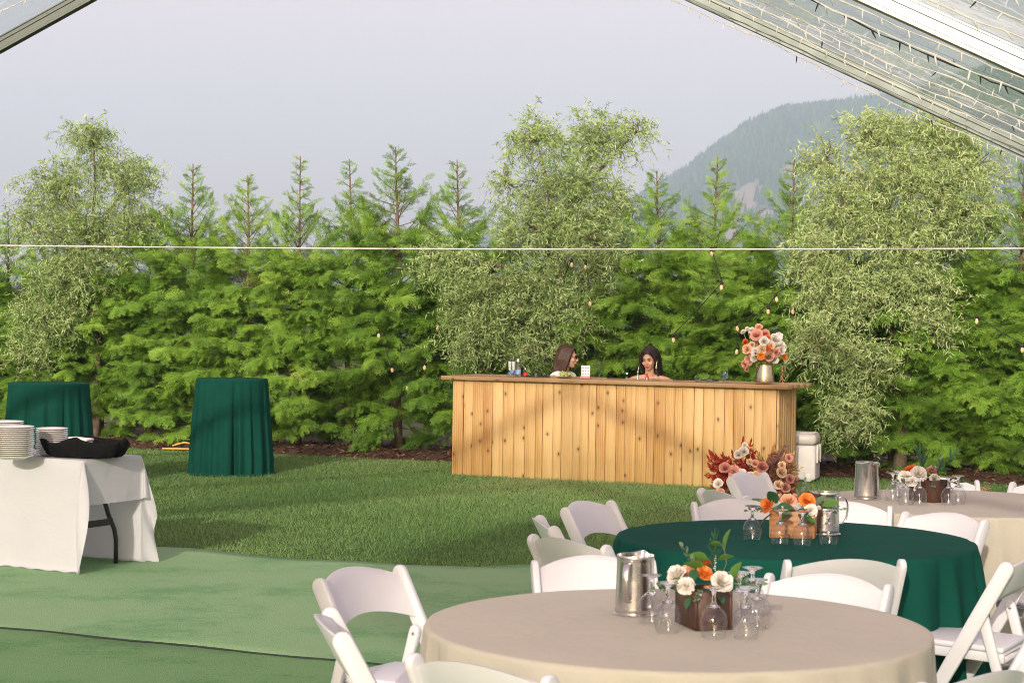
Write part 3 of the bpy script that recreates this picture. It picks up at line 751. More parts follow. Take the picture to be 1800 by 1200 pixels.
def hedge_x(u, back=0.0):
    t = (u - 900) / FPX; y = (22.85 + back) / (1 + .385 * t); return t * y, y
TREES = [  # u of the leader, top y in the picture (None: its top is lost among others), label
    (-70, None, 'hedge conifer mostly cut off by the left edge of the picture'), (10, 375, 'hedge conifer at the extreme left, above the nearer end of the buffet'), (95, None, 'hedge conifer behind the left half of the left willow'), (180, None, 'hedge conifer behind the trunk of the left willow'), (262, None, 'hedge conifer behind the right skirts of the left willow'),
    (342, 292, 'hedge conifer whose top stands just right of the left willow'), (432, 312, 'short pale hedge conifer, second to the right of the left willow'),
    (527, 278, 'hedge conifer above the right side of the lone green cocktail table'), (613, 283, 'slender hedge conifer midway between left willow and bar'),
    (705, 262, 'tallest leader of the hedge, to the left of the bar'), (808, 285, 'hedge conifer with pointed top beside the middle willow'),
    (890, None, 'hedge conifer behind the drooping left side of the middle willow'), (975, None, 'hedge conifer behind the trunk of the middle willow'), (1068, None, 'hedge conifer behind the right skirts of the middle willow'), (1160, 305, 'hedge conifer with wispy top just right of the middle willow'),
    (1255, 280, 'open topped hedge conifer in front of the pinkish cliffs'), (1390, 285, 'hedge conifer with pointed top behind the bouquet, left of the right willow'),
    (1325, 440, 'low hedge conifer between the two pointed tops over the bar'), (1480, None, 'hedge conifer behind the left skirts of the right willow, above the cooler'), (1568, None, 'hedge conifer behind the trunk of the right willow'), (1655, None, 'hedge conifer showing below the right skirts of the right willow'), (1725, None, 'hedge conifer right of the right willow, above the garden torch'),
    (1795, 292, 'hedge conifer with bare top at the extreme right edge'), (1885, None, 'hedge conifer mostly cut off by the right edge of the picture')]
HIDDEN = ''
for i, (u, ty, lab) in enumerate(TREES):
    k = (i * 3 + i // 4) % 4; x, y = hedge_x(u, random.uniform(-.12, .15))
    h = CONH[k]; want = 3.1 if ty is None else at_d(u, ty, y).z
    t = empty('conifer_tree', (x, y, 0.03), random.uniform(0, 6.28), lab or HIDDEN, 'tree', 'conifers in the hedge')
    sz = want / h; sx = max(.92, min(1.08, sz)) if ty != 440 else 1.0
    t.scale = (sx * random.uniform(.92, 1.12), sx * random.uniform(.92, 1.12), sz); t.rotation_euler = (random.gauss(0, R(.6)), random.gauss(0, R(.6)), t.rotation_euler.z)
    link('crown', CON[k][0], t); link('trunk', CON[k][1], t); link('stem', CON[k][2], t)

M['willow'] = leafmat('willow_leaves', [(0.0, (0.12, 0.215, 0.06)), (0.4, (0.32, 0.455, 0.16)), (0.75, (0.47, 0.59, 0.26)), (1.0, (0.50, 0.55, 0.29))], trans=0.15, rough=0.45)
def willow(seed, base, lobes, label, dens=2.1):
    """lobes: (u, y, depth offset, ru px, ry px, twigs)"""
    q = np.random.default_rng(seed); qq = random.Random(seed); by = base[1]
    root = empty('willow_tree', base, 0, label, 'tree', 'willows in front of the hedge')
    B = Vector(base); wood = MB()
    top = Vector((0.1, 0.1, 3.0))
    trunk_pts = [Vector((.05 * math.sin(z * 1.7), .04 * math.cos(z * 2.3), z)) for z in np.linspace(-.05, 2.6, 10)]
    wood.tube(trunk_pts, [.085 - .055 * i / 9 for i in range(10)], 8)
    VV, FF, TT = [], [], []; base_i = 0
    for (u, y, dd, ru, ry, nt) in lobes:
        c = at_d(u, y, by + dd) - B; s = by / FPX; rx, rz = ru * s, ry * s; ryy = min(rx, .75)
        st = trunk_pts[min(9, max(1, int((c.z - rz * 1.2) / 2.6 * 9)))] if c.z - rz > .5 else trunk_pts[3]
        mid = st.lerp(c, .5) + Vector((qq.uniform(-.08, .08), qq.uniform(-.08, .08), .12))
        wood.tube([st, mid, c], [.035, .022, .010], 6)
        limbs = []
        for k in range(9):
            d = Vector((qq.gauss(0, 1), qq.gauss(0, 1), qq.gauss(.3, 1))).normalized(); e = c + Vector((d.x * rx, d.y * ryy, d.z * rz)) * .8
            wv = [c.lerp(e, f) + Vector((qq.uniform(-.04, .04), qq.uniform(-.04, .04), qq.uniform(-.02, .05))) for f in (.35, .7)]
            wood.tube([c, wv[0], wv[1], e], [.010, .008, .006, .003], 5, cap=False); limbs.append(e)
        nt = int(nt * dens)
        d = q.normal(size=(nt, 3)); d /= np.linalg.norm(d, axis=1, keepdims=True)
        rad = q.uniform(.25, 1.0, nt) ** .55 * (1 + .26 * np.sin(3 * np.arctan2(d[:, 2], d[:, 0]) + seed) + .22 * np.sin(7 * np.arctan2(d[:, 2], d[:, 0]) + u))
        ce = np.array(c)[None] + d * np.array((rx, ryy, rz))[None] * rad[:, None]
        # pull the twigs into clumps
        cl = ce[q.integers(0, nt, max(6, nt // 11))]; own = cl[q.integers(0, len(cl), nt)]
        ce = ce * .52 + own * .48 + q.normal(0, .055, (nt, 3))
        gr = np.zeros((nt, 3)); gr[:, 2] = -1
        di = d * q.uniform(.4, 1.0, (nt, 1)) + q.normal(0, .35, (nt, 3)); di[:, 2] += .35
        di /= np.linalg.norm(di, axis=1, keepdims=True)
        Lt = q.uniform(.12, .36, nt); NL = 12
        wob = q.uniform(0, 6.28, (nt, 2))
        lp, ld = [], []
        for j in range(NL):
            f = (j + .6) / NL
            p = ce + di * (Lt * f)[:, None] + gr * (Lt * .45 * f * f)[:, None]
            p[:, 0] += .018 * np.sin(9 * f + wob[:, 0]); p[:, 1] += .018 * np.cos(9 * f + wob[:, 1])
            t = di + gr * (1.1 * f); t = t / np.linalg.norm(t, axis=1, keepdims=True)
            sd = q.normal(size=(nt, 3)); sd -= t * (sd * t).sum(1, keepdims=True); sd /= np.linalg.norm(sd, axis=1, keepdims=True)
            lp.append(p); ld.append(t * .55 + sd * .85 + gr * q.uniform(-.2, .7, (nt, 1)))
        lp = np.concatenate(lp); ld = np.concatenate(ld); ld /= np.linalg.norm(ld, axis=1, keepdims=True); nl = len(lp)
        sd = np.cross(ld, np.cross(np.tile(d, (NL, 1)) * .9 + q.normal(0, .7, (nl, 3)), ld)); sd /= np.linalg.norm(sd, axis=1, keepdims=True); nr = np.cross(ld, sd)
        l = q.uniform(.04, .088, nl)[:, None]; w = q.uniform(.0042, .0072, nl)[:, None]; cu = q.uniform(-.45, .45, nl)[:, None]
        v = np.stack([lp - sd * w * .4, lp + sd * w * .4, lp + ld * l * .45 + nr * l * cu * .25 + sd * w, lp + ld * l * .45 + nr * l * cu * .25 - sd * w, lp + ld * l + nr * l * cu + sd * l * q.uniform(-.25, .25, nl)[:, None]], 1)
        f1 = np.array(((0, 1, 2), (0, 2, 3), (3, 2, 4)))
        FF.append((f1[None] + (np.arange(nl) * 5)[:, None, None]).reshape(-1, 3) + base_i); base_i += nl * 5
        VV.append(v.reshape(-1, 3)); tw = np.tile(q.normal(.48, .16, nt), NL) + q.normal(0, .12, nl); TT.append(np.repeat(np.clip(tw, 0, 1), 5))
        # thin twigs
        for k in range(0, nt, 3):
            o = Vector(ce[k]); e = o + Vector(di[k]) * Lt[k] + Vector((0, 0, -.55 * Lt[k])); wood.tube([o, o.lerp(e, .5) + Vector((0, 0, .05)), e], [.003, .0025, .001], 3, cap=False)
    link('crown', np_mesh('crown', np.concatenate(VV), np.concatenate(FF), M['willow'], np.concatenate(TT)), root)
    link('trunk', wood.mesh('trunk', M['bark_grey']), root)

def foot(u, off):
    x, y = hedge_x(u, off); return (x, y, 0.03)
willow(5, foot(165, -.35), [(165, 250, .2, 48, 45, 120), (110, 330, .1, 70, 60, 190), (225, 320, .1, 62, 50, 170), (150, 400, -.1, 115, 65, 330), (250, 400, .1, 60, 60, 160), (60, 400, .2, 45, 55, 90),
                            (130, 480, -.25, 100, 55, 260), (90, 560, -.3, 85, 50, 210), (60, 620, -.3, 55, 30, 80)], 'pale leafy willow rising above the left end of the hedge')
willow(9, foot(985, -.45), [(945, 250, .1, 58, 45, 130), (1050, 250, .1, 65, 50, 160), (1118, 232, .1, 32, 22, 34), (1000, 330, 0, 105, 60, 290), (1085, 370, 0, 48, 50, 90), (890, 320, .1, 30, 30, 30), (935, 400, -.1, 80, 50, 190), (1030, 420, -.1, 95, 55, 230), (1060, 470, -.2, 50, 40, 90),
                            (800, 470, -.25, 55, 38, 110), (860, 530, -.35, 85, 60, 240), (940, 520, -.3, 70, 60, 180), (840, 600, -.4, 70, 48, 170), (1000, 560, -.3, 60, 55, 130), (950, 620, -.4, 55, 35, 90), (760, 450, -.2, 30, 26, 36)],
       'tall willow behind the bar with a drooping dark left side')
willow(14, foot(1585, -.45), [(1540, 240, .1, 65, 45, 160), (1640, 245, .1, 75, 50, 190), (1450, 280, .1, 38, 40, 70), (1710, 300, .1, 55, 55, 130), (1590, 320, -.1, 130, 65, 380), (1480, 370, -.1, 70, 60, 180), (1690, 380, 0, 80, 55, 190),
                             (1570, 420, -.2, 110, 60, 280), (1440, 450, -.2, 55, 55, 120), (1480, 520, -.35, 80, 60, 220), (1600, 500, -.35, 75, 60, 190), (1440, 600, -.4, 50, 50, 120), (1520, 640, -.45, 60, 50, 130), (1490, 730, -.5, 55, 55, 110), (1640, 570, -.4, 42, 40, 80)],
       'broad pale willow filling the right side behind the tables')

# unseen tree-shaped blockers added behind the photographer to shade near tables and carpet
def shade_blocker(name, loc, H, rx, seed, label, n):
    q = np.random.default_rng(seed); root = empty(name, loc, 0, label, 'tree')
    mb = MB(); mb.tube([(0, 0, -.05), (.1, 0, H * .4), (0, .1, H * .9)], [.22, .15, .03], 8); link('trunk', mb.mesh('trunk', M['bark_grey']), root)
    d = q.normal(size=(n, 3)); d /= np.linalg.norm(d, axis=1, keepdims=True)
    c = d * (q.uniform(0, 1, n) ** .4)[:, None] * np.array((rx, rx, H * (.36 if rx > 2 else .115)))[None]; c[:, 2] += H * .60
    a = q.normal(size=(n, 3)); b_ = q.normal(size=(n, 3)); a /= np.linalg.norm(a, axis=1, keepdims=True); b_ /= np.linalg.norm(b_, axis=1, keepdims=True)
    s = q.uniform(.12, .26, n)[:, None]
    V = np.stack([c - a * s, c + b_ * s * .6, c + a * s, c - b_ * s * .6], 1).reshape(-1, 3)
    link('crown', np_mesh('crown', V, np.arange(n * 4).reshape(-1, 4), M['thuja'], np.repeat(np.clip(q.normal(.5, .2, n), 0, 1), 4)), root)
# ------------------------------------------------------------------ tables and cloths
def round_cloth(Rt, H, seed, folds, amp, flare=0.02, puddle=0.03, name='tablecloth', mat=None, NA=288, sharp=False):
    q = random.Random(seed); V = []; F = []
    p1, p2, p3 = (q.uniform(0, 6.28) for _ in range(3))
    def fold(a):
        s = math.cos(folds * a + 1.1 * math.sin(2 * a + p1) + .7 * math.sin(3 * a + p2)); dep = .65 + .35 * math.sin(5 * a + p3)
        return (1 - 2 * dep * math.exp(-((1 + s) / (.30 if sharp else .5)) ** 2)) * .6 + .25 * math.sin((folds * 2 - 3) * a + p2)
    tops = [(f, 0) for f in (0.0, .3, .6, .8, .92, .985)]
    rows = [('t', f) for f, _ in tops] + [('s', f) for f in (0.004, .012, .025, .05, .09, .15, .22, .3, .4, .5, .6, .7, .8, .88, .94, .98, 1.0)] + [('p', .5), ('p', 1.0)]
    for kind, f in rows:
        for j in range(NA):
            a = 2 * PI * j / NA; fo = fold(a)
            if kind == 't':
                r = Rt * f; z = H + .0025 * math.sin(5 * a + seed) * math.sin(f * 6) * (f < .95)
            elif kind == 's':
                g = min(1, f * 1.25) ** (.85 if NA == 360 and flare > .02 else .6)
                r = Rt + .006 * min(1, f / .012) + flare * f + amp * g * fo
                z = H - (H - .012) * f - .002 * (f < .01)
                if f < .012: z = H - .004 * (f / .012)
            else:
                r = Rt + flare + amp * fo + puddle * f * (1 + .5 * math.sin(a * 5 + seed)); z = .008 + .006 * (1 - f)
            V.append((r * math.cos(a), r * math.sin(a), z))
    for i in range(len(rows) - 1):
        for j in range(NA): F.append((i * NA + j, (i + 1) * NA + j, (i + 1) * NA + (j + 1) % NA, i * NA + (j + 1) % NA))
    return np_mesh(name, V, F, mat, smooth=True)

def round_table(x, y, label_t, label_c, mat, seed, rz=0.0, amp=.046, sharp=False):
    t = empty('round_table', (x, y, 0), rz, label_t, 'table', 'round dining tables')
    mb = MB(); mb.lathe([(0, .728), (.755, .728), (.76, .735), (.76, .75), (.755, .755), (0, .755)], 64); link('tabletop', mb.mesh('tabletop', M['ply'], True, 40), t)
    for k in range(4):
        a = PI / 4 + k * PI / 2; mb = MB(); mb.tube([(.45 * math.cos(a), .45 * math.sin(a), .728), (.5 * math.cos(a), .5 * math.sin(a), .0)], .015, 8); link('leg', mb.mesh('leg', M['darkmetal']), t)
    c = link('tablecloth', round_cloth(.762, .76, seed, 15, amp, .012, .02, 'tablecloth', mat, 360, sharp), None, (x, y, 0.0), (0, 0, rz))
    tag(c, label_c, 'tablecloth', 'floor-length round tablecloths')
T1 = (0.512, 5.56); T2 = (1.232, 7.88); T3 = (2.36, 9.62)
round_table(*T1, 'round folding table under the nearest beige cloth', 'beige floor-length cloth on the nearest round table', M['beige'], 3)
round_table(*T2, 'round folding table under the dark green cloth, middle of three', 'dark emerald green cloth on the middle round table', M['emerald'], 8, 1.0, .10, True)
round_table(*T3, 'round folding table under the farther beige cloth', 'beige floor-length cloth on the far round table by the lawn', M['beige'], 12, 2.0, .07, True)

def cocktail(x, y, label_t, label_c, seed, rz):
    t = empty('cocktail_table', (x, y, 0), rz, label_t, 'table', 'tall cocktail tables on the lawn')
    mb = MB(); mb.lathe([(0, 1.012), (.375, 1.012), (.38, 1.03), (0, 1.034)], 40); link('tabletop', mb.mesh('tabletop', M['ply'], True, 40), t)
    mb = MB(); mb.tube([(0, 0, .02), (0, 0, 1.012)], .035, 12); link('pole', mb.mesh('pole', M['darkmetal']), t)
    mb = MB(); mb.lathe([(0, 0), (.26, 0), (.26, .015), (.05, .04), (0, .04)], 32); link('base', mb.mesh('base', M['darkmetal'], True, 40), t)
    c = link('tablecloth', round_cloth(.383, 1.04, seed, 12, .062, .030, .05, 'tablecloth', M['emerald'], 360, True), None, (x, y, 0), (0, 0, rz))
    tag(c, label_c, 'tablecloth', 'green cocktail table cloths')
cocktail(-3.07, 20.0, 'tall cocktail table hidden under the lone green cloth on the lawn', 'emerald cloth with deep folds on the cocktail table standing alone on the lawn', 21, .4)
cocktail(-4.57, 18.0, 'tall cocktail table hidden under green cloth behind the plate stacks', 'emerald cloth on the cocktail table behind the white buffet table', 22, 1.5)

# white folding buffet table with a thrown rectangular cloth
BT = Vector((-2.81, 11.97, 0)); BTA = R(28)         # near right corner and skew
buf = empty('buffet_table', BT, -BTA, 'folding buffet table with dark bent steel legs under a white cloth', 'table')   # local: x right (table runs to -x), y away
TL, TW, THt = 1.83, .58, .74
mb = MB(); mb.box(-TL, 0, 0, TW, THt - .045, THt); link('tabletop', bevel_mesh(mb.mesh('tabletop', M['resin']), .008), buf)
def bent_leg(x, y, sy):
    mb = MB(); mb.tube([(x, y + sy * .10, THt - .05), (x, y + sy * .10, THt - .20), (x, y + sy * .095, THt - .32), (x, y + sy * .06, THt - .40), (x, y + sy * .0, THt - .50), (x, y - sy * .02, THt - .58), (x, y - sy * .02, .0)], .0155, 10); return mb
for x in (-.14, -TL + .2):
    for sy, y in ((1, .10), (-1, TW - .10)): link('leg', bent_leg(x, y, sy).mesh('leg', M['darkmetal']), buf)
    mb = MB(); mb.box(x - .006, x + .006, .12, TW - .12, .27, .315); link('brace', mb.mesh('brace', M['darkmetal'], False), buf)
    mb = MB(); mb.box(x - .02, x + .02, .10, TW - .10, THt - .075, THt - .046); link('apron', mb.mesh('apron', M['darkmetal'], False), buf)
def rect_cloth():
    """one rectangle of linen: floor length along the long sides, short at the ends, ears hanging at the corners"""
    DF, DE = .765, .30; V = []; F = []; H = THt + .003; q = random.Random(4)
    def skirt(a, d, df, along, corner):
        pass
    # perimeter stations: each has a base point on the top edge, an outward direction and a length of hanging cloth
    st = []
    def lin(p0, p1, nrm, L, n, wr):
        for i in range(n):
            f = i / n; st.append((p0[0] + (p1[0] - p0[0]) * f, p0[1] + (p1[1] - p0[1]) * f, nrm, L, 0.0, wr))
    def corner(p, a0, a1, L0, L1, n=26):
        for i in range(n + 1):
            f = i / n; ph = f * PI / 2
            La = min(L0 / max(math.cos(ph), 1e-3), L1 / max(math.sin(ph), 1e-3)); a = a0 + (a1 - a0) * f
            st.append((p[0], p[1], (math.cos(a), math.sin(a)), La, math.sin(2 * ph), 1.0))
    lin((-TL, 0), (0, 0), (0, -1), DF, 60, 1); corner((0, 0), -PI / 2, 0, DF, DE)
    lin((0, 0), (0, TW), (1, 0), DE, 26, .5); corner((0, TW), 0, PI / 2, DE, DF)
    lin((0, TW), (-TL, TW), (0, 1), DF, 40, 1); corner((-TL, TW), PI / 2, PI, DF, DE)
    lin((-TL, TW), (-TL, 0), (-1, 0), DE, 20, .5); corner((-TL, 0), PI, 1.5 * PI, DE, DF)
    n = len(st); NR = 26
    for j, (x, y, nr, L, ear, wr) in enumerate(st):
        V.append((x, y, H))
    rows = 1
    for k in range(1, NR + 1):
        f = k / NR
        for j, (x, y, nr, L, ear, wr) in enumerate(st):
            d = L * f; s = j * .11
            out = .006 * min(1, d / .02) + .03 * d + ear * .24 * d * (1 - .25 * f) + wr * d * (.013 * math.sin(s * 2.3 + 1) + .006 * math.sin(s * 5.1))
            fold = ear * .05 * math.sin(d * 9 + j * .5) * f
            z = H - d * (1 - .14 * ear)
            tx, ty = -nr[1], nr[0]
            if z < .012:
                out += (.012 - z) * .9; z = .010 + .004 * math.sin(j * 1.3)
            V.append((x + nr[0] * out + tx * fold, y + nr[1] * out + ty * fold, z))
    for k in range(NR):
        for j in range(n): F.append((k * n + j, (k + 1) * n + j, (k + 1) * n + (j + 1) % n, k * n + (j + 1) % n))
    b = len(V); GX, GY = 24, 10
    for i in range(GX + 1):
        for j in range(GY + 1): V.append((-TL * i / GX, TW * j / GY, H + .0004 + .0012 * math.sin(i * 1.1) * math.sin(j * 1.7)))
    for i in range(GX):
        for j in range(GY): F.append((b + i * (GY + 1) + j, b + i * (GY + 1) + j + 1, b + (i + 1) * (GY + 1) + j + 1, b + (i + 1) * (GY + 1) + j))
    return np_mesh('tablecloth', V, F, M['white_cloth'], smooth=True)
tag(link('tablecloth', rect_cloth(), None, BT, (0, 0, -BTA)), 'white linen cloth thrown over the buffet table, its corners trailing on the turf', 'tablecloth')
def bloc(x, y, z=0.0):
    p = Vector((math.cos(-BTA) * x - math.sin(-BTA) * y, math.sin(-BTA) * x + math.cos(-BTA) * y, THt + .006 + z)); return BT + p

# plates
mb = MB(); mb.lathe([(0, .004), (.075, .004), (.078, 0), (.082, 0), (.088, .006), (.120, .014), (.133, .019), (.1345, .021), (.133, .0225), (.118, .018), (.086, .010), (.076, .008), (0, .008)], 40)
PLATE = mb.mesh('plate', M['china'], True, 60)
ORD = ['top', 'second', 'third', 'fourth', 'fifth', 'sixth', 'seventh', 'eighth', 'ninth', 'tenth', 'eleventh', 'twelfth', 'thirteenth', 'fourteenth', 'fifteenth', 'sixteenth', 'seventeenth', 'eighteenth', 'nineteenth', 'twentieth', 'twenty-first', 'twenty-second']
def stack(x, y, n, sc, where, grp, step=.0128):
    for k in range(n):
        o = link('plate', PLATE, None, at_z(x, y, THt + .006) + Vector((random.uniform(-.003, .003), random.uniform(-.003, .003), k * step)), (0, 0, random.uniform(0, 6)), (sc, sc, 1.05))
        tag(o, ('topmost white dinner plate of ' if k == n - 1 else f'{ORD[n - 1 - k]} white dinner plate from the top in ') + where, 'plate', grp)
stack(24, 806, 16, 1.0, 'the front plate stack on the buffet', 'plates in the front stack')
stack(6, 799, 17, .98, 'the rear left plate stack on the buffet', 'plates in the rear left stack')
stack(91, 800, 14, .80, 'the small plate stack beside the black basket', 'plates in the small stack', .0125)

# black lined basket with folded napkins
def basket():
    o = empty('basket', at_z(152, 803, THt + .006), -BTA + .1, 'low basket lined in black cloth holding folded white napkins', 'basket')
    V = []; F = []; NA = 72; q = random.Random(3)
    prof = [(.0, .02), (.6, .012), (.86, .006), (.93, .02), (1.0, .065), (1.06, .105), (1.03, .118), (.97, .10), (.90, .05), (.5, .04), (0, .04)]
    for i, (f, z) in enumerate(prof):
        for j in range(NA):
            a = 2 * PI * j / NA; n8 = (abs(math.cos(a)) ** 5 + abs(math.sin(a)) ** 5) ** (-1 / 5)
            w = (.012 * math.sin(a * 9) + .010 * math.sin(a * 14 + 1)) * min(1, i / 4) * (f > .5)
            zz = z + (.018 * math.sin(a * 4 + 1) + .012 * math.sin(a * 7)) * (.8 if 5 <= i <= 7 else .25 * (i == 4))
            V.append(((.270 * f + w) * n8 * math.cos(a), (.15 * f + w) * n8 * math.sin(a), zz))
    for i in range(len(prof) - 1):
        for j in range(NA): F.append((i * NA + j, i * NA + (j + 1) % NA, (i + 1) * NA + (j + 1) % NA, (i + 1) * NA + j))
    link('liner', np_mesh('liner', V, F, M['black_cloth'], smooth=True), o)
    k = 0
    for (x, y, z, w, h, rz) in ((-.055, .0, .055, .17, .10, .05), (-.055, .01, .075, .17, .10, -.08), (-.06, -.01, .095, .165, .10, .1), (-.045, .0, .112, .15, .09, .02)):
        mb = MB(); mb.box(-w / 2, w / 2, -h / 2, h / 2, 0, .017)
        p = Vector((math.cos(-BTA + .1) * x - math.sin(-BTA + .1) * y, math.sin(-BTA + .1) * x + math.cos(-BTA + .1) * y, z)) + o.location
        t = link('napkin', bevel_mesh(mb.mesh('napkin', M['napkin']), .006), None, p, (0, .06, -BTA + .1 + rz))
        tag(t, ('topmost', 'second', 'third', 'lowest')[3 - k] + ' folded white napkin in the black lined basket', 'napkin', 'napkins in the basket'); k += 1
    mb = MB(); mb.box(-.03, .03, -.02, .02, 0, .01)
basket()

# ------------------------------------------------------------------ chairs
def chair_parts():
    """white resin folding chair, faces +y, back at -y, feet at z=0"""
    root = empty('folding_chair', (0, 0, 0))
    W, Hh = .222, .80
    def post(sx):
        # flat bar from the rounded back top down to the front foot
        top = Vector((0, -.235, Hh)); ft = Vector((0, .20, 0)); d = (ft - top); Ln = d.length; d.normalize(); n = Vector((0, d.z, -d.y))
        prof = []; hw = .029
        for k in range(9): a = PI * k / 8; prof.append((-hw * math.cos(a), -hw * math.sin(a) + hw))
        prof = [(p, max(0, q_)) for p, q_ in prof]
        outline = prof + [(hw, Ln * .5), (hw * .72, Ln), (-hw * .72, Ln), (-hw, Ln * .5)]
        mb = MB(); k = len(outline); vs = []
        for t in (-.0125, .0125):
            for (p, q_) in outline:
                v = top + d * q_ + n * p; vs.append((sx * W + t, v.y, v.z))
        fs = [(i, (i + 1) % k, k + (i + 1) % k, k + i) for i in range(k)] + [tuple(range(k - 1, -1, -1)), tuple(range(k, 2 * k))]
        mb.add(vs, fs); return bevel_mesh(mb.mesh('leg', M['resin']), .006, 2)
    for sx in (-1, 1): link('leg', post(sx), root)
    def rear(sx):
        a = Vector((sx * (W - .027), -.125, .60)); b = Vector((sx * (W - .027), -.29, 0)); d = (b - a).normalized(); n = Vector((0, d.z, -d.y)); Ln = (b - a).length; hw = .021
        outline = [(-hw * math.cos(PI * k / 6), hw - hw * math.sin(PI * k / 6)) for k in range(7)] + [(hw * .8, Ln), (-hw * .8, Ln)]
        mb = MB(); k = len(outline); vs = []
        for t in (-.011, .011):
            for (p, q_) in outline:
                v = a + d * q_ + n * p; vs.append((a.x + t, v.y, v.z))
        fs = [(i, (i + 1) % k, k + (i + 1) % k, k + i) for i in range(k)] + [tuple(range(k - 1, -1, -1)), tuple(range(k, 2 * k))]
        mb.add(vs, fs); return bevel_mesh(mb.mesh('leg', M['resin']), .005, 2)
    for sx in (-1, 1):
        rl = link('leg', rear(sx), root)
        mb = MB(); mb.tube([(sx * (W - .040), -.131, .57), (sx * (W - .036), -.131, .57)], .006, 10); link('bolt', mb.mesh('bolt', M['bolt']), rl)
    # backrest: bowed back and arched
    NX, NZ = 18, 6; V = []; F = []
    for side in (0, 1):
        for i in range(NX + 1):
            f = 2 * i / NX - 1
            for k in range(NZ + 1):
                g = k / NZ; arch = .034 * (1 - f * f)
                z = (.625 + arch * 1.1) + g * (.145 + arch * .15)
                e = .004 * (1 - abs(2 * g - 1) ** 6)
                yb = -.235 + (Hh - z) * (.435 / Hh) - .040 * (1 - f * f) + (side - .5) * (.010 + 2 * e)
                V.append((f * (W - .010), yb, z))
    s1 = (NX + 1) * (NZ + 1)
    for i in range(NX):
        for k in range(NZ):
            a = i * (NZ + 1) + k; b = (i + 1) * (NZ + 1) + k
            F.append((a, b, b + 1, a + 1)); F.append((s1 + a, s1 + a + 1, s1 + b + 1, s1 + b))
        a = i * (NZ + 1); b = (i + 1) * (NZ + 1); F.append((a, s1 + a, s1 + b, b)); a += NZ; b += NZ; F.append((a, b, s1 + b, s1 + a))
    mb = MB(); mb.add(V, F); link('backrest', mb.mesh('backrest', M['resin'], True, 60), root)
    mb = MB(); WS = W - .045
    mb.box(-WS, -WS + .025, -.19, .205, .415, .452); mb.box(WS - .025, WS, -.19, .205, .415, .452); mb.box(-WS + .025, WS - .025, .18, .205, .415, .452); mb.box(-WS + .025, WS - .025, -.19, -.165, .415, .452)
    link('seat_frame', bevel_mesh(mb.mesh('seat_frame', M['resin']), .005), root, rot=(R(2), 0, 0))
    mb = MB(); mb.box(-WS + .006, WS - .006, -.185, .200, .4525, .475); link('seat_pad', bevel_mesh(mb.mesh('seat_pad', M['pad']), .010, 3), root, rot=(R(2), 0, 0))
    mb = MB(); mb.tube([(-W + .03, -.262, .11), (W - .03, -.262, .11)], .009, 8); link('stretcher', mb.mesh('stretcher', M['resin']), root)
    mb = MB(); mb.box(-W + .0127, W - .0127, .145, .165, .135, .175); link('stretcher', bevel_mesh(mb.mesh('stretcher', M['resin']), .004), root)
    return root
CH0 = chair_parts(); _used = [False]
def chair(cx, cy, face, label, group):
    """cx, cy: point under the top of the back; face: heading in degrees (direction the sitter looks)"""
    o = copy_tree(CH0) if _used[0] else CH0
    _used[0] = True
    rz = R(face) - PI / 2
    off = Vector((-math.sin(rz) * -.235, math.cos(rz) * -.235, 0))
    o.location = (cx - off.x, cy - off.y, .005 if cy > turf_seam(cx) else 0.0); o.rotation_euler = (0, 0, rz)
    tag(o, label, 'chair', group); return o
def chair_px(mx, my, face, label, group):
    p = at_z(mx, my, .795); return chair(p.x, p.y, face, label, group)
def chair_at(T, ang, rad, label, group, turn=0):
    a = R(ang); return chair(T[0] + rad * math.cos(a), T[1] + rad * math.sin(a), ang + 180 + turn, label, group)
G1, G2, G3 = 'chairs round the near beige table', 'chairs round the green table', 'chairs round the far beige table'
chair_px(630, 1007, -34, 'white folding chair, open backed view, at the far left of the near beige table', G1)
chair_px(583, 1092, 10, 'white folding chair seen edge-on at the left of the near beige table', G1)
chair_px(838, 1172, 52, 'white folding chair with only its back peeping up at the bottom edge', G1)
chair_px(1725, 1187, 130, 'white folding chair whose post tip shows at the bottom edge, right of the near table', G1)
chair_px(1042, 986, -80, 'white folding chair facing us behind the steel pitcher of the near table', G1)
chair_px(1458, 1019, -123, 'white folding chair facing us at the far right of the near beige table', G1)
chair_at(T1, 3, 1.26, 'white folding chair cut off by the lower right corner of the picture', G1)
chair_px(1487, 987, 97, 'white folding chair with its back to us on the near side of the green table', G2)
chair_px(1031, 889, -32, 'white folding chair with open-framed back at the far left of the green table', G2)
chair_px(956, 917, 7, 'white folding chair seen edge-on left of the green table', G2)
chair_px(996, 951, 40, 'white folding chair with its back turned, near left of the green table', G2)
chair_px(1294, 885, -78, 'white folding chair facing us behind the orange roses of the green table', G2)
chair_px(1484, 890, -105, 'white folding chair facing us behind the pitcher handle of the green table', G2)
chair_px(1663, 910, -140, 'white folding chair with slanting posts at the far right of the green table', G2)
chair_px(1802, 980, 150, 'white folding chair in side view pulled out from the right of the green table', G2)
chair_at(T2, 8, 1.42, 'white folding chair showing its seat behind the pulled-out chair at the right edge', G2)
chair_px(1311, 837, -33, 'white folding chair standing before the autumn flowers, far left of the far beige table', G3)
chair_px(1268, 868, 25, 'white folding chair with back turned, left of the far beige table', G3)
chair_px(1648, 846, -92, 'white folding chair behind the flower box of the far beige table', G3)
chair_px(1845, 855, -135, 'white folding chair at the right edge behind the far beige table', G3)
chair_at(T3, -62, 1.14, 'white folding chair, mostly hidden, on the near side of the far beige table', G3)

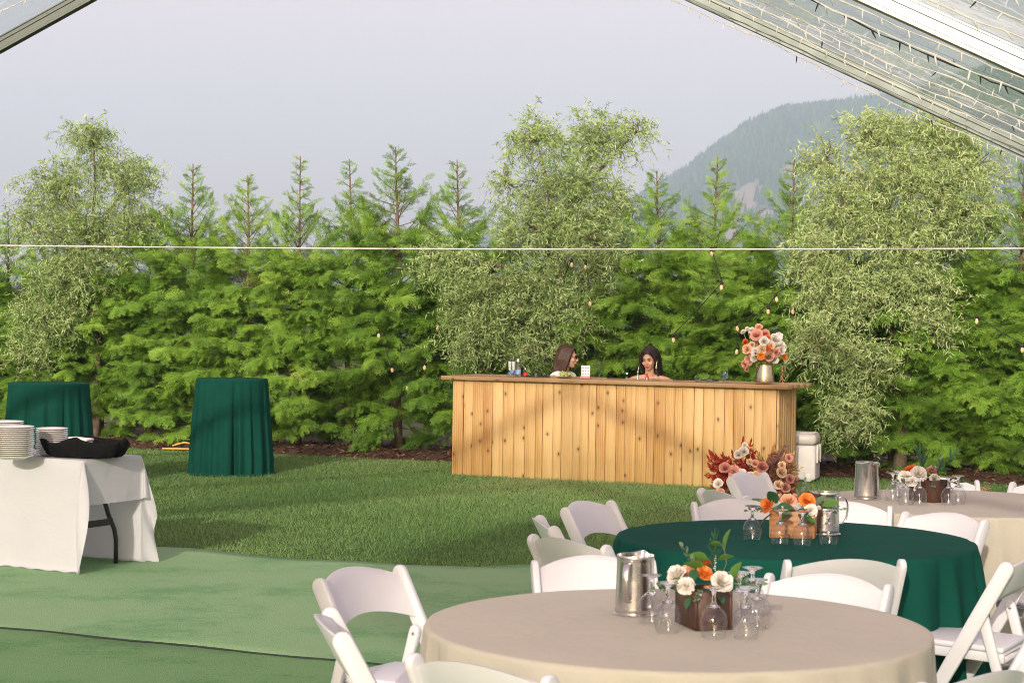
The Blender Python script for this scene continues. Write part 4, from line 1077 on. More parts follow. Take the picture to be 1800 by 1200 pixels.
# ------------------------------------------------------------------ table ware and flowers
mb = MB()
mb.lathe([(.0335, 0), (.038, .018), (.0415, .04), (.0405, .058), (.033, .076), (.020, .089), (.0085, .097), (.0055, .104), (.0062, .112), (.0050, .124), (.0080, .136), (.020, .1425), (.0325, .146), (.0325, .1475), (.012, .1475), (0, .1475)], 28, caps=False)
mb.lathe([(0, .093), (.012, .0905), (.0185, .0865), (.031, .0745), (.0388, .0575), (.0398, .04), (.0364, .018), (.0322, 0), (.0335, 0)], 28, caps=False)
GOB = mb.mesh('goblet', [M['glass'], M['glass_bowl']], True, 50)
bm = bmesh.new(); bm.from_mesh(GOB); bmesh.ops.remove_doubles(bm, verts=bm.verts, dist=2e-5); bmesh.ops.recalc_face_normals(bm, faces=bm.faces); 
for f_ in bm.faces: f_.material_index = 1 if f_.calc_center_median().z < .086 else 0
bm.to_mesh(GOB); bm.free()
def goblet(px, py, label, group):
    p = at_z(px, py, .762); tag(link('goblet', GOB, None, p, (0, 0, random.uniform(0, 6))), label, 'glass', group)
g = 'upturned goblets on the near beige table'
goblet(1173, 1110, 'upturned goblet in front of the pitcher, at the left of the dark box, near table', g)
goblet(1144, 1094, 'upturned goblet touching the right side of the near steel pitcher', g)
goblet(1254, 1119, 'upturned goblet standing right in front of the dark flower box, near table', g)
goblet(1310, 1120, 'upturned goblet at the right front of the dark flower box, near table', g)
goblet(1330, 1103, 'rightmost upturned goblet on the near beige table', g)
goblet(1299, 1088, 'upturned goblet half hidden behind the dark box, near table', g)
goblet(1322, 1078, 'rearmost upturned goblet right of the dark box, near table', g)
g = 'upturned goblets on the green table'
goblet(1322, 949, 'upturned goblet to the left of the honey coloured box on the green table', g)
goblet(1371, 957, 'left of the two upturned goblets in front of the honey coloured box', g)
goblet(1410, 959, 'right of the two upturned goblets in front of the honey coloured box', g)
goblet(1457, 957, 'upturned goblet in front of the pitcher on the green table', g)
g = 'upturned goblets on the far beige table'
goblet(1569, 879, 'leftmost upturned goblet left of the dark box on the far table', g)
goblet(1577, 874, 'upturned goblet tucked behind the leftmost one on the far table', g)
goblet(1592, 886, 'upturned goblet at the left front of the dark box on the far table', g)
goblet(1616, 887, 'upturned goblet before the dark box front, far table', g)
goblet(1667, 887, 'upturned goblet at the right of the dark box, far table', g)
goblet(1684, 885, 'rightmost upturned goblet on the far table', g)

def pitcher(px, py, hd, label, scale=1.0):
    p = at_z(px, py, .762); o = empty('pitcher', p, R(hd), label, 'pitcher', 'steel water pitchers')   # handle towards +x
    mb = MB(); mb.lathe([(0, .004), (.060, .004), (.064, .010), (.0635, .02), (.0605, .10), (.0585, .166), (.0590, .171), (.0605, .176), (.0600, .183), (.0590, .187), (.0575, .186), (.0570, .17), (.059, .10), (.060, .02), (0, .012)], 40)
    me = mb.mesh('body', M['steel'], True, 50); co = np.zeros(len(me.vertices) * 3); me.vertices.foreach_get('co', co); co = co.reshape(-1, 3)
    ang = np.arctan2(co[:, 1], -co[:, 0]); k = np.exp(-(ang / .30) ** 2) * np.clip((co[:, 2] - .10) / .087, 0, 1) ** 1.5 * (np.hypot(co[:, 0], co[:, 1]) > .03)
    co[:, 0] -= .026 * k; co[:, 2] += .006 * k; me.vertices.foreach_set('co', co.ravel()); link('body', me, o)
    mb = MB(); mb.lathe([(0, 0), (.070, 0), (.0705, .003), (.066, .006), (.060, .0065), (0, .0065)], 40); link('base', mb.mesh('base', M['steel'], True, 50), o)
    mb = MB(); pts = [(.057, 0, .160), (.075, 0, .166), (.092, 0, .158), (.100, 0, .135), (.101, 0, .105), (.096, 0, .075), (.085, 0, .052), (.072, 0, .046), (.061, 0, .050)]
    for i in range(len(pts) - 1): pass
    vs = []; fs = []
    for i, q_ in enumerate(pts):
        a = Vector(pts[max(0, i - 1)]); b = Vector(pts[min(len(pts) - 1, i + 1)]); t = (b - a).normalized(); n = Vector((t.z, 0, -t.x)); c = Vector(q_)
        for (w, h) in ((-.010, -.0022), (.010, -.0022), (.010, .0022), (-.010, .0022)): vs.append(c + Vector((0, w, 0)) + n * h)
    for i in range(len(pts) - 1):
        for j in range(4): fs.append((i * 4 + j, i * 4 + (j + 1) % 4, (i + 1) * 4 + (j + 1) % 4, (i + 1) * 4 + j))
    fs += [(3, 2, 1, 0), tuple(len(pts) * 4 - 4 + j for j in range(4))]
    mb.add(vs, fs); link('handle', bevel_mesh(mb.mesh('handle', M['steel']), .0012, 1, 60), o); o.scale = (scale,) * 3
pitcher(1116, 1078, -112, 'steel water pitcher on the near beige table, its handle towards us')
pitcher(1450, 938, 5, 'steel water pitcher with handle to the right on the green table')
pitcher(1523, 876, 92, 'steel water pitcher with pouring lip towards us on the far beige table', 1.05)

PETAL = {}
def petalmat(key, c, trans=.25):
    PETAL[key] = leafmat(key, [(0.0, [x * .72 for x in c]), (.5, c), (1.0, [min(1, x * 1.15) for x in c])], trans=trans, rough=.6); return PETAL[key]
petalmat('orange_petal', (.82, .30, .06)); petalmat('peach_petal', (.80, .50, .33)); petalmat('blush_petal', (.74, .40, .32)); petalmat('white_petal', (.80, .77, .70)); petalmat('rust_petal', (.62, .16, .04))
petalmat('dusty_petal', (.60, .30, .24)); petalmat('cream_petal', (.78, .60, .42))
petalmat('deep_leaf', (.035, .115, .05)); petalmat('fresh_leaf', (.10, .22, .045)); petalmat('sage_leaf', (.14, .22, .12)); petalmat('red_leaf', (.38, .055, .03)); petalmat('brown_leaf', (.34, .17, .09)); petalmat('mauve_leaf', (.30, .165, .14)); petalmat('tan_leaf', (.50, .29, .10)); petalmat('bud_green', (.45, .52, .25))
def rose_mesh(key, seed, open_=1.0):
    """whorls of cupped petals, unit radius about 1, opening up +z"""
    q = random.Random(seed); V = []; F = []; T = []
    for ring, (n, r, h, tilt) in enumerate(((3, .20, .78, 4), (4, .38, .80, 10), (5, .58, .74, 18), (6, .82, .62, 30), (7, 1.05, .46, 46))):
        for k in range(n):
            a = 2 * PI * (k + q.uniform(-.15, .15)) / n + ring * .7; tl = R(tilt * open_ + q.uniform(-6, 6)); hh = h * q.uniform(.9, 1.12); w = r * 1.25 * 2 * math.sin(PI / n) * .72 + .12; b = len(V)
            for i in range(4):
                g = i / 3; wid = w * (math.sin(min(1, .25 + g * .95) * PI * .62)) * (1 if g < .9 else .8)
                for j in range(3):
                    f = j - 1; rad = r * .35 + g * hh * math.sin(tl) * 1.2 + (.10 if g > .9 else 0) * open_ - .10 * abs(f) * (1 - g) - .10 * f * f * w; z = g * hh * math.cos(tl) - (.10 * g ** 3 if ring > 2 else 0) - .05 * f * f * g
                    aa = a; x = rad * math.cos(aa) - f * wid * .5 * math.sin(aa); y = rad * math.sin(aa) + f * wid * .5 * math.cos(aa)
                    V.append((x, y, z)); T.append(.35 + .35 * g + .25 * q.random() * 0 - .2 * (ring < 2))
            for i in range(3):
                for j in range(2): F.append((b + i * 3 + j, b + i * 3 + j + 1, b + (i + 1) * 3 + j + 1, b + (i + 1) * 3 + j))
    return np_mesh('rose', V, F, PETAL[key], T, smooth=True)
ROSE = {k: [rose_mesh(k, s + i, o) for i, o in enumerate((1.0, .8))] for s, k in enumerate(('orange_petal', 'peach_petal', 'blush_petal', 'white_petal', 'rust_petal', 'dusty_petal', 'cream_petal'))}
def leaf_mesh(key, wide=.5, n=4, curl=.2):
    V = []; F = []; T = []
    for i in range(n + 1):
        g = i / n; w = wide * .5 * math.sin(PI * (g * .94 + .03)) ** .8 * (1 - .25 * g) * 1.25; z = -curl * g * g
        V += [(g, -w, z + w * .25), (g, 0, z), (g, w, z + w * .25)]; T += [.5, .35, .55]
    for i in range(n):
        for j in range(2): F.append((i * 3 + j, (i + 1) * 3 + j, (i + 1) * 3 + j + 1, i * 3 + j + 1))
    return np_mesh('leaf', V, F, PETAL[key], T, smooth=True)
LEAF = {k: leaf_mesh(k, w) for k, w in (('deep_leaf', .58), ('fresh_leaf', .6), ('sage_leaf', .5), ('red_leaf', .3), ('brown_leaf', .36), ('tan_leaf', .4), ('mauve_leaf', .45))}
def spray_mesh(key, seed, n=16, lw=.3, ll=.34, name='leaf_spray', spread=60):
    """a twig with many leaves, length 1 along +z"""
    q = random.Random(seed); V = []; F = []; T = []; mb = None
    def strip(p, d, s, l, w, t):
        b = len(V); p = Vector(p); nn = d.cross(s)
        for (g, ww) in ((0, .15), (.4, 1), (.75, .7), (1, 0.05)):
            c = p + d * l * g - nn * l * .18 * g * g
            V.extend([tuple(c - s * w * ww), tuple(c + s * w * ww)]); T.extend([t, t])
        for i in range(3): F.append((b + 2 * i, b + 2 * i + 1, b + 2 * i + 3, b + 2 * i + 2))
    cur = [Vector((.10 * math.sin(2.2 * g + seed) * g, .10 * math.cos(1.7 * g + seed) * g, g)) for g in [i / 8 for i in range(9)]]
    for i in range(8):
        strip(cur[i], (cur[i + 1] - cur[i]).normalized(), Vector((1, .3, 0)).normalized(), (cur[i + 1] - cur[i]).length, .012, .2)
    for k in range(n):
        g = .22 + .78 * k / (n - 1); p = cur[min(8, int(g * 8))]; a = k * 2.4 + q.uniform(-.4, .4); el = R(90 - q.uniform(spread * .6, spread * 1.2) * (1 - .6 * (g > .95)))
        d = Vector((math.cos(a) * math.cos(el), math.sin(a) * math.cos(el), math.sin(el))); s = d.cross(Vector((q.gauss(0, .5), q.gauss(0, .5), 1))).normalized()
        strip(p, d, s, ll * q.uniform(.7, 1.2), ll * lw * .5, min(1, max(0, q.gauss(.5, .22))))
    return np_mesh(name, V, F, PETAL[key], T, smooth=True)
SPRAY = {'red': [spray_mesh('red_leaf', s, 20, .40, .32) for s in (1, 2)], 'brown': [spray_mesh('brown_leaf', s, 28, .48, .26) for s in (3, 4)], 'mauve': [spray_mesh('mauve_leaf', s, 34, .62, .2) for s in (5, 6)],
         'tan': [spray_mesh('tan_leaf', s, 14, .35, .26) for s in (7,)], 'sage': [spray_mesh('sage_leaf', s, 14, .55, .24) for s in (8, 9)], 'white': [spray_mesh('white_petal', s, 26, .6, .10, 'blossom_spray', 70) for s in (10, 11)],
         'fern': [spray_mesh('deep_leaf', s, 22, .26, .34) for s in (12,)], 'fresh': [spray_mesh('fresh_leaf', s, 7, .6, .36) for s in (13,)]}
def look(d, roll=0.0):
    return Vector(d).to_track_quat('Z', 'Y').to_euler()
def put_rose(parent, key, p, d, r, i=0):
    link('rose', ROSE[key][i], parent, p, look(d), r * 1.28)
def put_leaf(parent, key, p, d, l, roll=0.0):
    q = Vector(d).to_track_quat('X', 'Z'); from mathutils import Quaternion
    link('leaf', LEAF[key], parent, p, (q @ Quaternion((1, 0, 0), roll)).to_euler(), l)
def put_spray(parent, kind, p, d, l, i=0):
    me = SPRAY[kind][i % len(SPRAY[kind])]; link(me.name.split('.')[0], me, parent, p, look(d), l)
def planter(w, d, h, mat, root):
    t = .009
    for (x0, x1, y0, y1) in ((-w / 2, w / 2, -d / 2, -d / 2 + t), (-w / 2, w / 2, d / 2 - t, d / 2), (-w / 2, -w / 2 + t, -d / 2 + t, d / 2 - t), (w / 2 - t, w / 2, -d / 2 + t, d / 2 - t)):
        mb = MB(); cx_, cy_ = (x0 + x1) / 2, (y0 + y1) / 2; mb.box(x0 - cx_, x1 - cx_, y0 - cy_, y1 - cy_, 0, h); link('side_board', bevel_mesh(mb.mesh('side_board', mat), .0015, 1), root, (cx_, cy_, 0))
    mb = MB(); mb.box(-w / 2 + t, w / 2 - t, -d / 2 + t, d / 2 - t, .004, h - .012); link('foam', mb.mesh('foam', M['lawn_soil'], False), root)

# near table: dark box, white ranunculus and one orange rose, tall leafy twig
p = at_z(1236, 1099, .762)
c1 = empty('flower_box', p, R(-52), 'dark wooden box of white blooms with tall leafy twig on the near table', 'centrepiece', 'flower boxes')
planter(.17, .12, .115, M['walnut'], c1); c1.rotation_euler.z = R(106)
def loc1(px, py, dy=0.0):      # picture point on the depth of the box -> local coordinates
    w = at_d(px, py, c1.location.y + dy); return c1.matrix_world.inverted() @ w if False else Matrix.Rotation(-c1.rotation_euler.z, 3, 'Z') @ (w - c1.location)
def vdir(x, y, z): return Matrix.Rotation(-c1.rotation_euler.z, 3, 'Z') @ Vector((x, y, z))
for (u, v, dy, key, r, d) in ((1267, 1024, -.05, 'white_petal', .033, (.3, -.8, .6)), (1191, 1012, .02, 'white_petal', .030, (-.5, -.4, .8)), (1206, 1030, -.05, 'white_petal', .026, (-.3, -.9, .3)), (1237, 1010, 0, 'orange_petal', .026, (.2, -.6, .9)),
                           (1210, 1009, .03, 'peach_petal', .026, (-.2, -.3, 1)), (1241, 993, .06, 'rust_petal', .02, (0, 0, 1)), (1290, 1016, .03, 'white_petal', .024, (.6, .1, .8))):
    put_rose(c1, key, loc1(u, v, dy), vdir(*d), r, 0)
for (u, v, dy, key, d, l, rl) in ((1240, 1001, 0, 'fresh_leaf', (-1, -.2, .5), .075, .6), (1245, 984, .03, 'fresh_leaf', (-1, .1, .35), .065, .9), (1262, 984, .03, 'fresh_leaf', (1, -.1, .45), .05, -.7), (1222, 1000, -.02, 'deep_leaf', (-.25, -.7, -.5), .05, 0),
                                (1255, 1010, 0, 'sage_leaf', (.5, -.5, .6), .05, 0), (1212, 1050, -.06, 'deep_leaf', (-.4, -.6, -.8), .035, 0), (1240, 1046, -.07, 'sage_leaf', (.1, -.8, -.9), .04, 0), (1286, 1030, 0, 'sage_leaf', (.9, -.3, .1), .05, 0), (1286, 1018, 0, 'fresh_leaf', (.35, -.1, 1), .06, .8),
                                (1274, 966, .03, 'fresh_leaf', (.05, -.15, 1), .066, 1.4), (1268, 958, .03, 'fresh_leaf', (-.9, -.1, .25), .04, .8), (1205, 1018, -.03, 'fresh_leaf', (-.9, -.3, .2), .045, 0), (1190, 1030, 0, 'sage_leaf', (-.9, -.4, -.1), .05, 0), (1262, 1040, -.06, 'deep_leaf', (.3, -.8, -.5), .045, 0)):
    put_leaf(c1, key, loc1(u, v, dy), vdir(*d), l, rl)
mb = MB(); mb.tube([loc1(1268, 1010, .02), loc1(1277, 990, .03), loc1(1274, 968, .03), loc1(1268, 955, .03)], .0014, 5); link('stem', mb.mesh('stem', M['bark_grey']), c1)
for (u, v, dy, kind, d, l) in ((1226, 1006, .02, 'sage', (-.4, 0, .9), .09), (1282, 1026, -.03, 'sage', (.9, -.4, .2), .10), (1200, 1030, -.03, 'sage', (-.9, -.4, .1), .09), (1252, 1000, .03, 'fern', (.2, .1, 1), .10), (1230, 1036, -.07, 'sage', (-.2, -.9, -.2), .07)):
    put_spray(c1, kind, loc1(u, v, dy), vdir(*d), l)
for (u, v, dy, d, l) in ((1222, 1028, -.06, (-.25, -.8, .35), .06), (1236, 1040, -.06, (-.2, -.9, -.1), .05), (1292, 1020, -.02, (.8, -.3, .5), .06), (1256, 1006, 0, (.1, -.2, 1), .05), (1250, 1052, -.07, (0, -.9, -.6), .04)):
    put_spray(c1, 'white', loc1(u, v, dy), vdir(*d), l)

def centre(px, py, rz, label, size, mat):
    global c1
    c1 = empty('flower_box', at_z(px, py, .762), R(rz), label, 'centrepiece', 'flower boxes'); planter(*size, mat, c1); return c1
# green table: honey box with orange and peach roses
centre(1394, 943, -14, 'honey coloured wooden box of orange and peach roses with broad leaves on the green table', (.195, .115, .115), M['oak'])
for (u, v, dy, key, r, d) in ((1352, 889, -.02, 'orange_petal', .034, (-.8, -.5, .5)), (1386, 883, 0, 'peach_petal', .036, (-.1, -.7, .75)), (1418, 882, -.02, 'orange_petal', .036, (.1, -.7, .6)), (1424, 898, -.06, 'white_petal', .030, (.1, -.9, .1)),
                           (1398, 878, .04, 'blush_petal', .026, (.3, .2, 1)), (1370, 878, .05, 'peach_petal', .026, (-.3, .3, 1))):
    put_rose(c1, key, loc1(u, v, dy), vdir(*d), r, 0)
for (u, v, dy) in ((1396, 893, -.07), (1438, 894, -.06)):
    o = link('bud', ROSE['white_petal'][1], c1, loc1(u, v, dy), look(vdir(.2, -.5, .9)), (.016, .016, .021))
for (u, v, dy, key, d, l, rl) in ((1366, 884, -.04, 'deep_leaf', (-.55, -.3, .75), .078, .9), (1356, 893, -.07, 'sage_leaf', (1, -.3, -.12), .09, .6), (1366, 890, -.08, 'deep_leaf', (1, -.2, .05), .07, .8), (1434, 888, -.03, 'sage_leaf', (.35, -.2, .55), .065, .9), (1446, 888, -.03, 'fresh_leaf', (1, -.2, .35), .07, .9),
                                (1446, 892, -.04, 'deep_leaf', (1, -.3, -.2), .065, .5), (1358, 902, -.05, 'deep_leaf', (-.9, -.4, -.5), .075, .4), (1416, 908, -.08, 'fresh_leaf', (.9, -.4, -.45), .055, .5), (1388, 904, -.08, 'deep_leaf', (-.7, -.6, -.2), .06, .2), (1417, 872, .04, 'sage_leaf', (.05, -.1, 1), .06, 1.3), (1404, 903, -.08, 'deep_leaf', (.5, -.8, -.3), .06, .2)):
    put_leaf(c1, key, loc1(u, v, dy), vdir(*d), l, rl)
for (u, v, dy, kind, d, l) in ((1402, 884, .02, 'sage', (.2, .1, 1), .10), (1378, 896, -.07, 'white', (-.2, -.9, .3), .06), (1440, 896, -.02, 'sage', (.9, -.3, .2), .10), (1348, 896, -.03, 'sage', (-.9, -.3, .1), .09), (1408, 892, -.09, 'fern', (.1, -.9, -.3), .07)):
    put_spray(c1, kind, loc1(u, v, dy), vdir(*d), l)
# far table: dark box with white and rust blooms and ferns
centre(1634, 880, 18, 'dark wooden box of white and rust flowers with fern on the far beige table', (.19, .12, .115), M['walnut'])
c1.rotation_euler.z = R(-62)
for (u, v, dy, key, r, d) in ((1602, 831, .02, 'rust_petal', .040, (-.3, -.6, .7)), (1614, 834, -.02, 'white_petal', .042, (0, -.8, .5)), (1591, 840, -.03, 'white_petal', .036, (-.5, -.7, .4)), (1638, 831, .05, 'blush_petal', .036, (.2, -.4, .8)), (1642, 842, -.04, 'white_petal', .028, (.2, -.8, .4)), (1604, 846, -.06, 'white_petal', .026, (-.2, -.9, .1))):
    put_rose(c1, key, loc1(u, v, dy), vdir(*d), r, 0)
for (u, v, dy, kind, d, l) in ((1640, 845, -.02, 'fern', (.55, -.2, .7), .17), (1644, 848, -.04, 'fern', (.9, -.4, .0), .13), (1622, 836, .03, 'fern', (-.05, .1, 1), .14), (1632, 840, 0, 'sage', (.3, -.4, .8), .13), (1610, 846, -.07, 'white', (-.2, -.8, -.5), .09), (1598, 846, -.05, 'sage', (-.6, -.6, .1), .11), (1630, 848, -.06, 'sage', (.2, -.9, 0), .09)):
    put_spray(c1, kind, loc1(u, v, dy), vdir(*d), l)

# autumn arrangement on the grass at the bar's right corner
ap = at_z(1330, 874, 0.0)
c1 = empty('flower_arrangement', ap, 0, 'autumn arrangement of red leaves and dusty roses at the right foot of the bar', 'flowers')
mb = MB(); mb.lathe([(0, 0), (.16, 0), (.19, .06), (.15, .10), (0, .11)], 20); link('bowl', mb.mesh('bowl', M['walnut']), c1)
q = random.Random(31)
def cl(u, v, dy=0.0): return at_d(u, v, ap.y + dy) - ap
for i in range(38):
    t = (q.uniform(1254, 1324), q.uniform(806, 856)); l = q.uniform(.16, .26)
    e = cl(t[0], t[1], q.uniform(-.15, .12)); d = (e - Vector((-.08, 0, .05))).normalized(); put_spray(c1, 'red', e - d * l * .8, d, l, i)
for i in range(64):
    t = (q.uniform(1322, 1398), q.uniform(800, 872)); l = q.uniform(.15, .25)
    e = cl(t[0], t[1], q.uniform(-.15, .12)); d = (e - Vector((.08, 0, .05))).normalized(); put_spray(c1, ('brown', 'tan', 'brown', 'mauve', 'sage')[i % 5], e - d * l * .8, d, l, i)
for (t, kind, l) in (((1310, 772), 'red', .22), ((1322, 774), 'red', .2), ((1382, 776), 'mauve', .2), ((1376, 792), 'mauve', .24), ((1366, 790), 'mauve', .22), ((1356, 786), 'brown', .22), ((1312, 786), 'white', .2), ((1318, 800), 'white', .2), ((1300, 796), 'white', .18), ((1325, 806), 'sage', .2), ((1262, 838), 'sage', .2), ((1256, 850), 'tan', .18), ((1400, 812), 'tan', .18), ((1258, 862), 'tan', .16), ((1400, 850), 'brown', .2), ((1408, 862), 'brown', .2), ((1250, 826), 'red', .16), ((1262, 792), 'red', .2), ((1294, 792), 'red', .2), ((1350, 800), 'tan', .16)):
    t = (t[0], t[1] + 12); e = cl(*t); d = (e - Vector((0, 0, .08))).normalized(); put_spray(c1, kind, e - d * l * .85, d, l, int(t[0]))
for (u, v, key, r) in ((1275, 823, 'dusty_petal', .052), (1290, 828, 'blush_petal', .048), (1339, 822, 'dusty_petal', .055), (1373, 831, 'cream_petal', .052), (1307, 794, 'white_petal', .045), (1298, 799, 'white_petal', .038), (1309, 782, 'white_petal', .024), (1302, 834, 'white_petal', .05), (1290, 840, 'blush_petal', .045), (1318, 838, 'cream_petal', .042), (1330, 836, 'cream_petal', .04),
                     (1379, 858, 'dusty_petal', .050), (1368, 853, 'cream_petal', .042), (1263, 850, 'white_petal', .045), (1266, 866, 'peach_petal', .04), (1386, 805, 'blush_petal', .036), (1374, 818, 'cream_petal', .034), (1327, 815, 'peach_petal', .036), (1388, 842, 'dusty_petal', .04), (1318, 812, 'cream_petal', .026)):
    put_rose(c1, key, cl(u, v, -.17), Vector(((u - 1330) / 160, -.8, .45)), r * 1.15, int(u) % 2)

# ------------------------------------------------------------------ things on the bar
def barthing(name, u, d, label, cat, group=None, rz=0.0):
    return empty(name, bar_pt(u, d), -BTH + rz, label, cat, group)
def cyl_vase(u, d, r, h, label):
    o = barthing('vase', u, d, label, 'vase', 'clear cylinder vases on the bar')
    mb = MB(); mb.lathe([(0, 0), (r, 0), (r, h), (r - .003, h), (r - .003, .012), (0, .012)], 28); link('glass', mb.mesh('glass', M['glass_thin'], True, 50), o); return o
M['paper'] = plain('white_paper', (.8, .8, .79), .6, vary=.02)
M['blue_gel'] = plain('blue_ribbon', (.30, .42, .72), .35, vary=.3, scale=40)
M['lime'] = plain('lime_green', (.36, .46, .12), .5, vary=.3, scale=40)
M['red'] = plain('red_label', (.55, .03, .03), .4)
M['pink'] = plain('pink_print', (.75, .22, .22), .6, vary=.1)
v = cyl_vase(900, .16, .055, .22, 'clear cylinder vase holding white paper cones and blue ribbon at the left of the bar')
for (x, y) in ((-.022, 0), (.02, .006)):
    mb = MB(); mb.lathe([(.012, .07), (.019, .16), (.021, .168), (.018, .165), (.010, .075)], 14, caps=False); link('paper_cone', mb.mesh('paper_cone', M['paper']), v, (x, y, 0))
q = random.Random(2)
for k in range(9):
    mb = MB(); mb.tube([(q.uniform(-.035, .035), q.uniform(-.03, .03), q.uniform(.018, .07)) for _ in range(4)], .009, 6); link('ribbon', mb.mesh('ribbon', M['blue_gel']), v)
v = cyl_vase(1053, .30, .058, .21, 'tall empty clear cylinder vase in the middle of the bar')
v = cyl_vase(1275, .12, .042, .165, 'clear glass cylinder with blue ice at the right of the bar')
for k in range(7):
    mb = MB(); s = .014; mb.box(-s, s, -s, s, -s, s); link('ice_cube', bevel_mesh(mb.mesh('ice_cube', M['glass_blue']), .003), v, (q.uniform(-.016, .016), q.uniform(-.016, .016), .028 + .011 * k), (q.uniform(0, 3), q.uniform(0, 3), 0))

def bottle(u, d, prof, mat, label, cap=None, band=None, pour=False, name='bottle'):
    o = barthing(name, u, d, label, 'bottle', 'bottles on the bar')
    mb = MB(); mb.lathe(prof, 20); link('glass', mb.mesh('glass', mat, True, 40), o)
    zt = prof[-1][1]
    if cap: mb = MB(); mb.lathe([(0, zt - .002), (cap[0], zt - .002), (cap[0], zt + cap[1]), (0, zt + cap[1])], 14); link('cap', mb.mesh('cap', cap[2], True, 40), o)
    if band: mb = MB(); mb.lathe([(band[0], band[1]), (band[0], band[2])], 20); mb2 = MB(); mb2.lathe([(band[0] - .001, band[1]), (band[0] + .0008, band[1]), (band[0] + .0008, band[2]), (band[0] - .001, band[2])], 20, close=True); link('label_band', mb2.mesh('label_band', band[3], True, 40), o)
    if pour: mb = MB(); mb.tube([(0, 0, zt), (0, 0, zt + .02), (.004, 0, zt + .05), (.012, 0, zt + .085)], [.010, .006, .004, .003], 8); link('pourer', mb.mesh('pourer', M['steel']), o)
    return o
std = lambda r, h: [(0, 0), (r, 0), (r, h * .55), (r * .9, h * .63), (r * .36, h * .78), (r * .34, h), (0, h)]
bottle(911, .22, std(.034, .165), M['glass_blue'], 'pale blue bottle with white cap beside the vase of paper cones', (.013, .03, M['paper']), (.0345, .03, .075, M['blue_gel']))
bottle(924, .20, std(.020, .085), M['glass_thin'], 'small bottle with red label right of the blue bottle', (.008, .012, M['paper']), (.0205, .012, .046, M['red']))
bottle(943, .22, std(.030, .050), M['glass_thin'], 'squat clear jar with dark lid, left of the woman in white', (.015, .012, M['rubber']))
bottle(1103, .22, std(.023, .055), M['glass_thin'], 'small clear bottle with white cap between the two women', (.012, .016, M['paper']))
bottle(1122, .20, std(.012, .06), M['steel'], 'slim bottle with steel pourer left of the cherry jar', None, None, True)
bottle(1138, .14, std(.020, .055), M['red'], 'small jar with bright red top before the dark-haired woman', (.014, .014, M['red']), (.0205, .0, .024, M['steel']))
bottle(1154, .16, [(0, 0), (.040, 0), (.046, .02), (.042, .045), (.022, .068), (.013, .085), (.013, .125), (0, .125)], M['glass_thin'], 'round-bellied clear bottle with pourer before the dark-haired woman', (.014, .012, M['steel']), None, True)
bottle(1228, .20, [(0, 0), (.038, 0), (.036, .015), (.020, .036), (.008, .046), (.008, .056), (0, .056)], M['glass_blue'], 'left of two small blue-glass bottles on the black mat', (.010, .008, M['glass_blue']))
bottle(1248, .20, [(0, 0), (.034, 0), (.032, .013), (.018, .032), (.007, .042), (.007, .050), (0, .050)], M['glass_blue'], 'right of two small blue-glass bottles on the black mat', (.009, .008, M['glass_blue']))
def barmat(u0, u1, d, label):
    a = bar_pt(u0, d); b = bar_pt(u1, d); L_ = (b - a).length
    mb = MB(); mb.box(0, L_, -.05, .05, 0, .010)
    for k in range(int(L_ / .03)): mb.box(.01 + k * .03, .022 + k * .03, -.045, .045, .0102, .014)
    tag(link('bar_mat', mb.mesh('bar_mat', M['rubber'], False), None, a, (0, 0, -BTH)), label, 'bar mat')
barmat(918, 966, .30, 'black rubber bar mat lying left of the plate of limes')
barmat(1070, 1098, .30, 'short black rubber bar mat near the tall empty vase')
barmat(1186, 1262, .30, 'long black rubber bar mat at the right of the bar')
o = barthing('lime_plate', 994, .20, 'plate heaped with green lime wedges on the bar', 'plate')
mb = MB(); mb.lathe([(0, 0), (.06, 0), (.10, .012), (.105, .016), (.06, .008), (0, .008)], 32); link('plate', mb.mesh('plate', M['china'], True, 50), o)
for k in range(34):
    a = q.uniform(0, 6.28); r = .085 * math.sqrt(q.random()); z = .014 + .055 * (1 - (r / .09) ** 2) * q.uniform(.6, 1)
    mb = MB(); mb.ell((0, 0, 0), (.019, .010, .011), 8, 5); link('lime_wedge', mb.mesh('lime_wedge', M['lime']), o, (r * math.cos(a), r * math.sin(a), z), (q.uniform(0, 3), q.uniform(0, 3), q.uniform(0, 3)))
# small menu sign with red print
o = barthing('menu_sign', 1030, .14, 'small white menu card with pale red print standing on a pink base', 'sign', None, R(12))
mb = MB(); mb.box(-.048, .048, -.004, .004, .024, .14); link('card', bevel_mesh(mb.mesh('card', M['paper']), .002, 1), o, rot=(R(-6), 0, 0))
mb = MB(); mb.box(-.055, .055, -.03, .03, 0, .026); link('base', bevel_mesh(mb.mesh('base', M['pink']), .003, 1), o)
for r_ in range(3):
    for c_ in range(3):
        mb = MB(); w = q.uniform(.006, .011); mb.box(-w, w, -.0012, 0, -.006, .006); link('print', mb.mesh('print', M['pink'], False), o, (-.028 + c_ * .028, -.0046 - .0015 + .1 * (.05 + r_ * .03) * 0 + math.tan(R(6)) * (.05 + r_ * .032) - .0003, .05 + r_ * .032), (R(-6), 0, 0))
